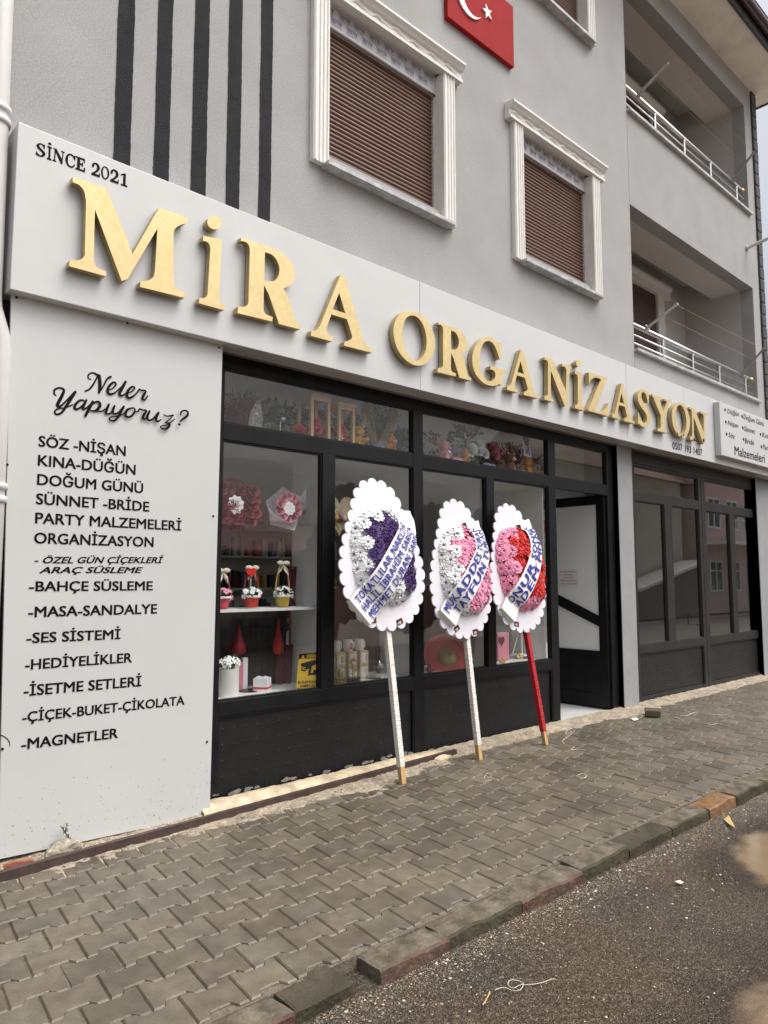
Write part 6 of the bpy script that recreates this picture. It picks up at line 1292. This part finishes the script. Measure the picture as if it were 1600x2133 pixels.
    b.add(vs, [(i*(m_+1)+j, (i+1)*(m_+1)+j, (i+1)*(m_+1)+j+1, i*(m_+1)+j+1) for i in range(NS) for j in range(m_)])
    b.add([RB(1, -ribw), RB(1, ribw), RB(1, ribw)-N_*.015, RB(1, -ribw)-N_*.015], [(0,1,2,3)])
    rbo = b.build('ribbon', MT['ribbon'], t, smooth=True)
    Ltot = al[-1]; b = B()
    for (s_, s0, s1, w0, h) in lines:
        v, f = text_geo(s_, 0, 2, 1.14); x1_ = max(p[0] for p in v); x0_ = min(p[0] for p in v)
        for k, (dx, dy) in enumerate(((0,0), (.035,.02), (-.035,.02), (.035,-.02), (-.035,-.02))): b.add([RB(s0+(s1-s0)*(p[0]+dx-x0_)/(x1_-x0_), ribw*(w0-h*(p[1]+dy)), .0075+.0003*k) for p in v], f)
    b.build('lettering', MT['ribbon_ink'], rbo)
    for (x, y, a) in cards:
        r, u = loc(x, y); c_ = W(r, u, .036); q = Matrix.Rotation(a, 3, N_); e1, e2 = q @ Rr, q @ U; b = B(); b.obox(c_, e1*.034, e2*.022, N_*.0006, 0)
        for k in range(3): b.add([c_+N_*.0016+e1*(-.028+.02*k)+e2*(-.016), c_+N_*.0016+e1*(-.012+.02*k)+e2*(-.016), c_+N_*.0016+e1*(-.012+.02*k)+e2*.004, c_+N_*.0016+e1*(-.028+.02*k)+e2*.004], [(0,1,2,3)], 1+k)
        b.add([c_+N_*.0016+e1*(-.03)+e2*.010, c_+N_*.0016+e1*.03+e2*.010, c_+N_*.0016+e1*.03+e2*.014, c_+N_*.0016+e1*(-.03)+e2*.014], [(0,1,2,3)], 3)
        b.build('card', X('ink', 'petal_grey', 'kraft', 'petal_rose_red'), t)
    return t
q5 = lambda x, y: (700+x/6.463, 1000+y/6.463); q6 = lambda x, y: (880+x/5.926, 1030+y/5.926)
wreath('white scalloped wreath with purple and white daisies on a white wrapped pole', (840,1633), (801,1311), (776,1003), q5(5,1040), q5(1172,1480),
       lambda r, u: 'purple' if r > -.66 and u < .84 and u > (-.5 if r < .3 else -.84) else 'white', 'cloth_white',
       [('TOKATLILAR NAKLİYAT', .06, .83, -.36, .50), ('HALİL İBRAHİM SARICA', .06, .80, .28, .50), ('MEHMET DURAN SARIC', .07, .77, .92, .50)], .113, [(*q5(455,1895), 0.0), (*q5(818,1915), .35)], (797,1160), (.70,.31),
       [(741.8,1278.4,.035), (768,1250,.08), (792.2,1220.5,.13), (814.8,1182.8,.15), (833.9,1145,.15), (845,1114.8,.13), (841,1090.7,.09), (828.9,1064.5,.04)], 'petal_white')
wreath('white scalloped wreath with pink and white daisies on a white wrapped pole', (1000,1583), q6(470,1768), q6(370,86), q6(57,900), q6(840,1330),
       lambda r, u: 'white' if (r < -.60 or u < -.86 or (u > .8 and r < 0)) else 'pink', 'cloth_white',
       [('MUKADDES TURAN', .06, .86, -.12, .74), ('TAYFUN TURAN', .13, .84, .80, .74)], .094, [(*q6(388,1660), .45), (*q6(618,1700), .12)], (964.7,1188.8), (.74,.31),
       [(925.5,1290,.035), (944,1264,.08), (962.2,1236.6,.13), (989.9,1185.3,.15), (1001,1152.6,.14), (996,1124.9,.11), (985.9,1102.3,.07), (977.3,1087.2,.04)], 'petal_pink')
wreath('white scalloped wreath with red and pink daisies on a red wrapped pole', (1138,1552), q6(1215,1692), q6(1018,140), q6(793,900), q6(1524,1340),
       lambda r, u: 'pink' if (r < -.55 or u < -.80 or (u > .8 and r < 0)) else 'red', 'cloth_red',
       [('ONUR SONER', .19, .88, -.02, .74), ('ADEM PINAR', .22, .86, .82, .74)], .090, [(*q6(1125,1605), -.2)], (1081.5,1185.3), (.78,.315),
       [(1051.3,1283.4,.035), (1067,1260,.08), (1083,1235.6,.13), (1108.1,1180.3,.15), (1111.1,1139,.13), (1099,1104.8,.08), (1086,1088,.04)], 'petal_red')

# ------------------------------------------------------------------ the other side of the street (seen mirrored in the panes)
def mir(px, py, Y): p = P(px, py, Y); return Vector((p.x, 2*GY-p.y, p.z))
def house(name, label, x0, x1, yf, yb, h, m, wins, roof, rise=1.5, floors=((1.0,2.3), (4.0,5.3))):
    t = thing(name, label, 'house', ((x0+x1)/2, yf, 0)); b = B(); b.box(x0, x1, yf, yb, -.1, h); b.build('wall', MT[m], t)
    b = B(); xm2 = (yf+yb)/2; e = .5
    b.add([(x0-e,yf+e,h-.1), (x1+e,yf+e,h-.1), (x1+e,xm2,h+rise), (x0-e,xm2,h+rise), (x0-e,yb-e,h-.1), (x1+e,yb-e,h-.1)], [(0,1,2,3), (3,2,5,4), (1,5,2), (0,3,4), (0,4,5,1)]); b.build('roof', MT[roof], t)
    for z0, z1 in floors:
        for k in range(wins):
            x = x0+(x1-x0)*(k+.5)/wins; b = B()
            for (a, c, d, e2) in ((x-.7,x+.7,z0-.08,z0), (x-.7,x+.7,z1,z1+.08), (x-.7,x-.62,z0,z1), (x+.62,x+.7,z0,z1), (x-.04,x+.04,z0,z1), (x-.62,x+.62,z1-.42,z1-.36)): b.box(a, c, yf, yf+.06, d, e2)
            w_ = b.build('window', MT['white_paint'], t); B().box(x-.62, x+.62, yf, yf+.02, z0, z1).build('pane', MT['win_dark'], w_)
    return t
YB = -10.2
xp0, xp1 = mir(1466,1100,10.4).x, mir(1583,1100,10.4).x
t = house('pink_house', 'pink two storey house across the street, mirrored in the right shop panes', xp0, xp1+14, YB, YB-9, 7.6, 'house_pink', 10, 'roof_tile')
b = B(); b.box(xp0-.2, xp0+9, YB+.003, YB+1.2, 3.1, 3.25); 
for k in range(28): b.box(xp0+.1+k*.32, xp0+.13+k*.32, YB+1.12, YB+1.16, 3.25, 4.2)
b.box(xp0, xp0+9, YB+1.1, YB+1.18, 4.2, 4.26); b.build('balcony', MT['white_paint'], t)
t = thing('beige_house', 'beige clapboard house with a lean-to roof across the street, mirrored in the panes', 'house', (xp0-7, YB, 0))
xb0, xb1 = P(1015,1000,0).x/4.4*18.4, xp0-.6; b = B(); b.box(xb0, xb1, YB-4.0, YB-.8, -.1, 6.0)
for k in range(24): b.box(xb0, xb1, YB-.8, YB-.785, .3+k*.23, .3+k*.23+.21)
b.build('wall', MT['house_beige'], t)
b = B(); b.add([(xb0-.5,YB-.3,5.9), (xb1+.5,YB-.3,5.9), (xb1+.5,YB-2.4,7.3), (xb0-.5,YB-2.4,7.3), (xb0-.5,YB-4.5,5.9), (xb1+.5,YB-4.5,5.9)], [(0,1,2,3), (3,2,5,4), (1,5,2), (0,3,4)]); b.build('roof', MT['roof_tile'], t)
b = B(); b.box(xb0+2, xb0+2.7, YB-3, YB-2.3, 6.6, 8.2); b.build('chimney', MT['house_beige'], t)
qa, qb = mir(1331,1227,10.0), mir(1462,1172,10.0); b = B(); yl = 2*GY-10.0
b.prism([(qa.x, yl, -.1), (qb.x, yl, -.1), (qb.x, yl, qb.z), (qa.x, yl, qa.z)], (0, -.8, 0)); b.build('lean_to', MT['concrete'], t)
b = B(); b.prism([(qa.x-.3, yl+.25, qa.z-.1), (qb.x, yl+.25, qb.z), (qb.x, yl+.25, qb.z+.12), (qa.x-.3, yl+.25, qa.z+.02)], (0, -1.2, 0)); b.build('lean_to_roof', MT['soffit'], t)
xr0, xr1 = mir(440,1100,9.5).x-6, mir(700,1100,9.5).x; YS = 2*GY-9.5
t = thing('shed', 'low shed with a maroon corrugated roof across the street, mirrored in the left window', 'shed', ((xr0+xr1)/2, YS, 0))
za, zb_ = P(560,1143,9.5).z, P(560,1055,13.0).z
b = B(); b.box(xr0, xr1, YS-4, YS-.5, -.1, za-.1); b.build('wall', MT['dark_wall'], t)
b = B(); n = int((xr1-xr0)/.07); vs = []
for i in range(n+1): x = xr0-.4+(xr1-xr0+.8)*i/n; w_ = .03*(1 if i % 4 in (0, 1) else 0); vs += [(x, YS+.2, za-.06+w_), (x, YS-3.6, zb_+w_)]
b.add(vs, [(2*i, 2*i+2, 2*i+3, 2*i+1) for i in range(n)]); b.build('roof', MT['roof_maroon'], t)
0 and house('grey_house', 'grey house with tiled roof behind the shed across the street, mirrored in the middle panes', mir(1005,1000,13).x, mir(1005,1000,13).x+7, -13.5, -20, 5.2, 'house_beige', 3, 'roof_tile')

# ------------------------------------------------------------------ tidy
for o in bpy.data.objects:
    if 'local' in o: del o['local']
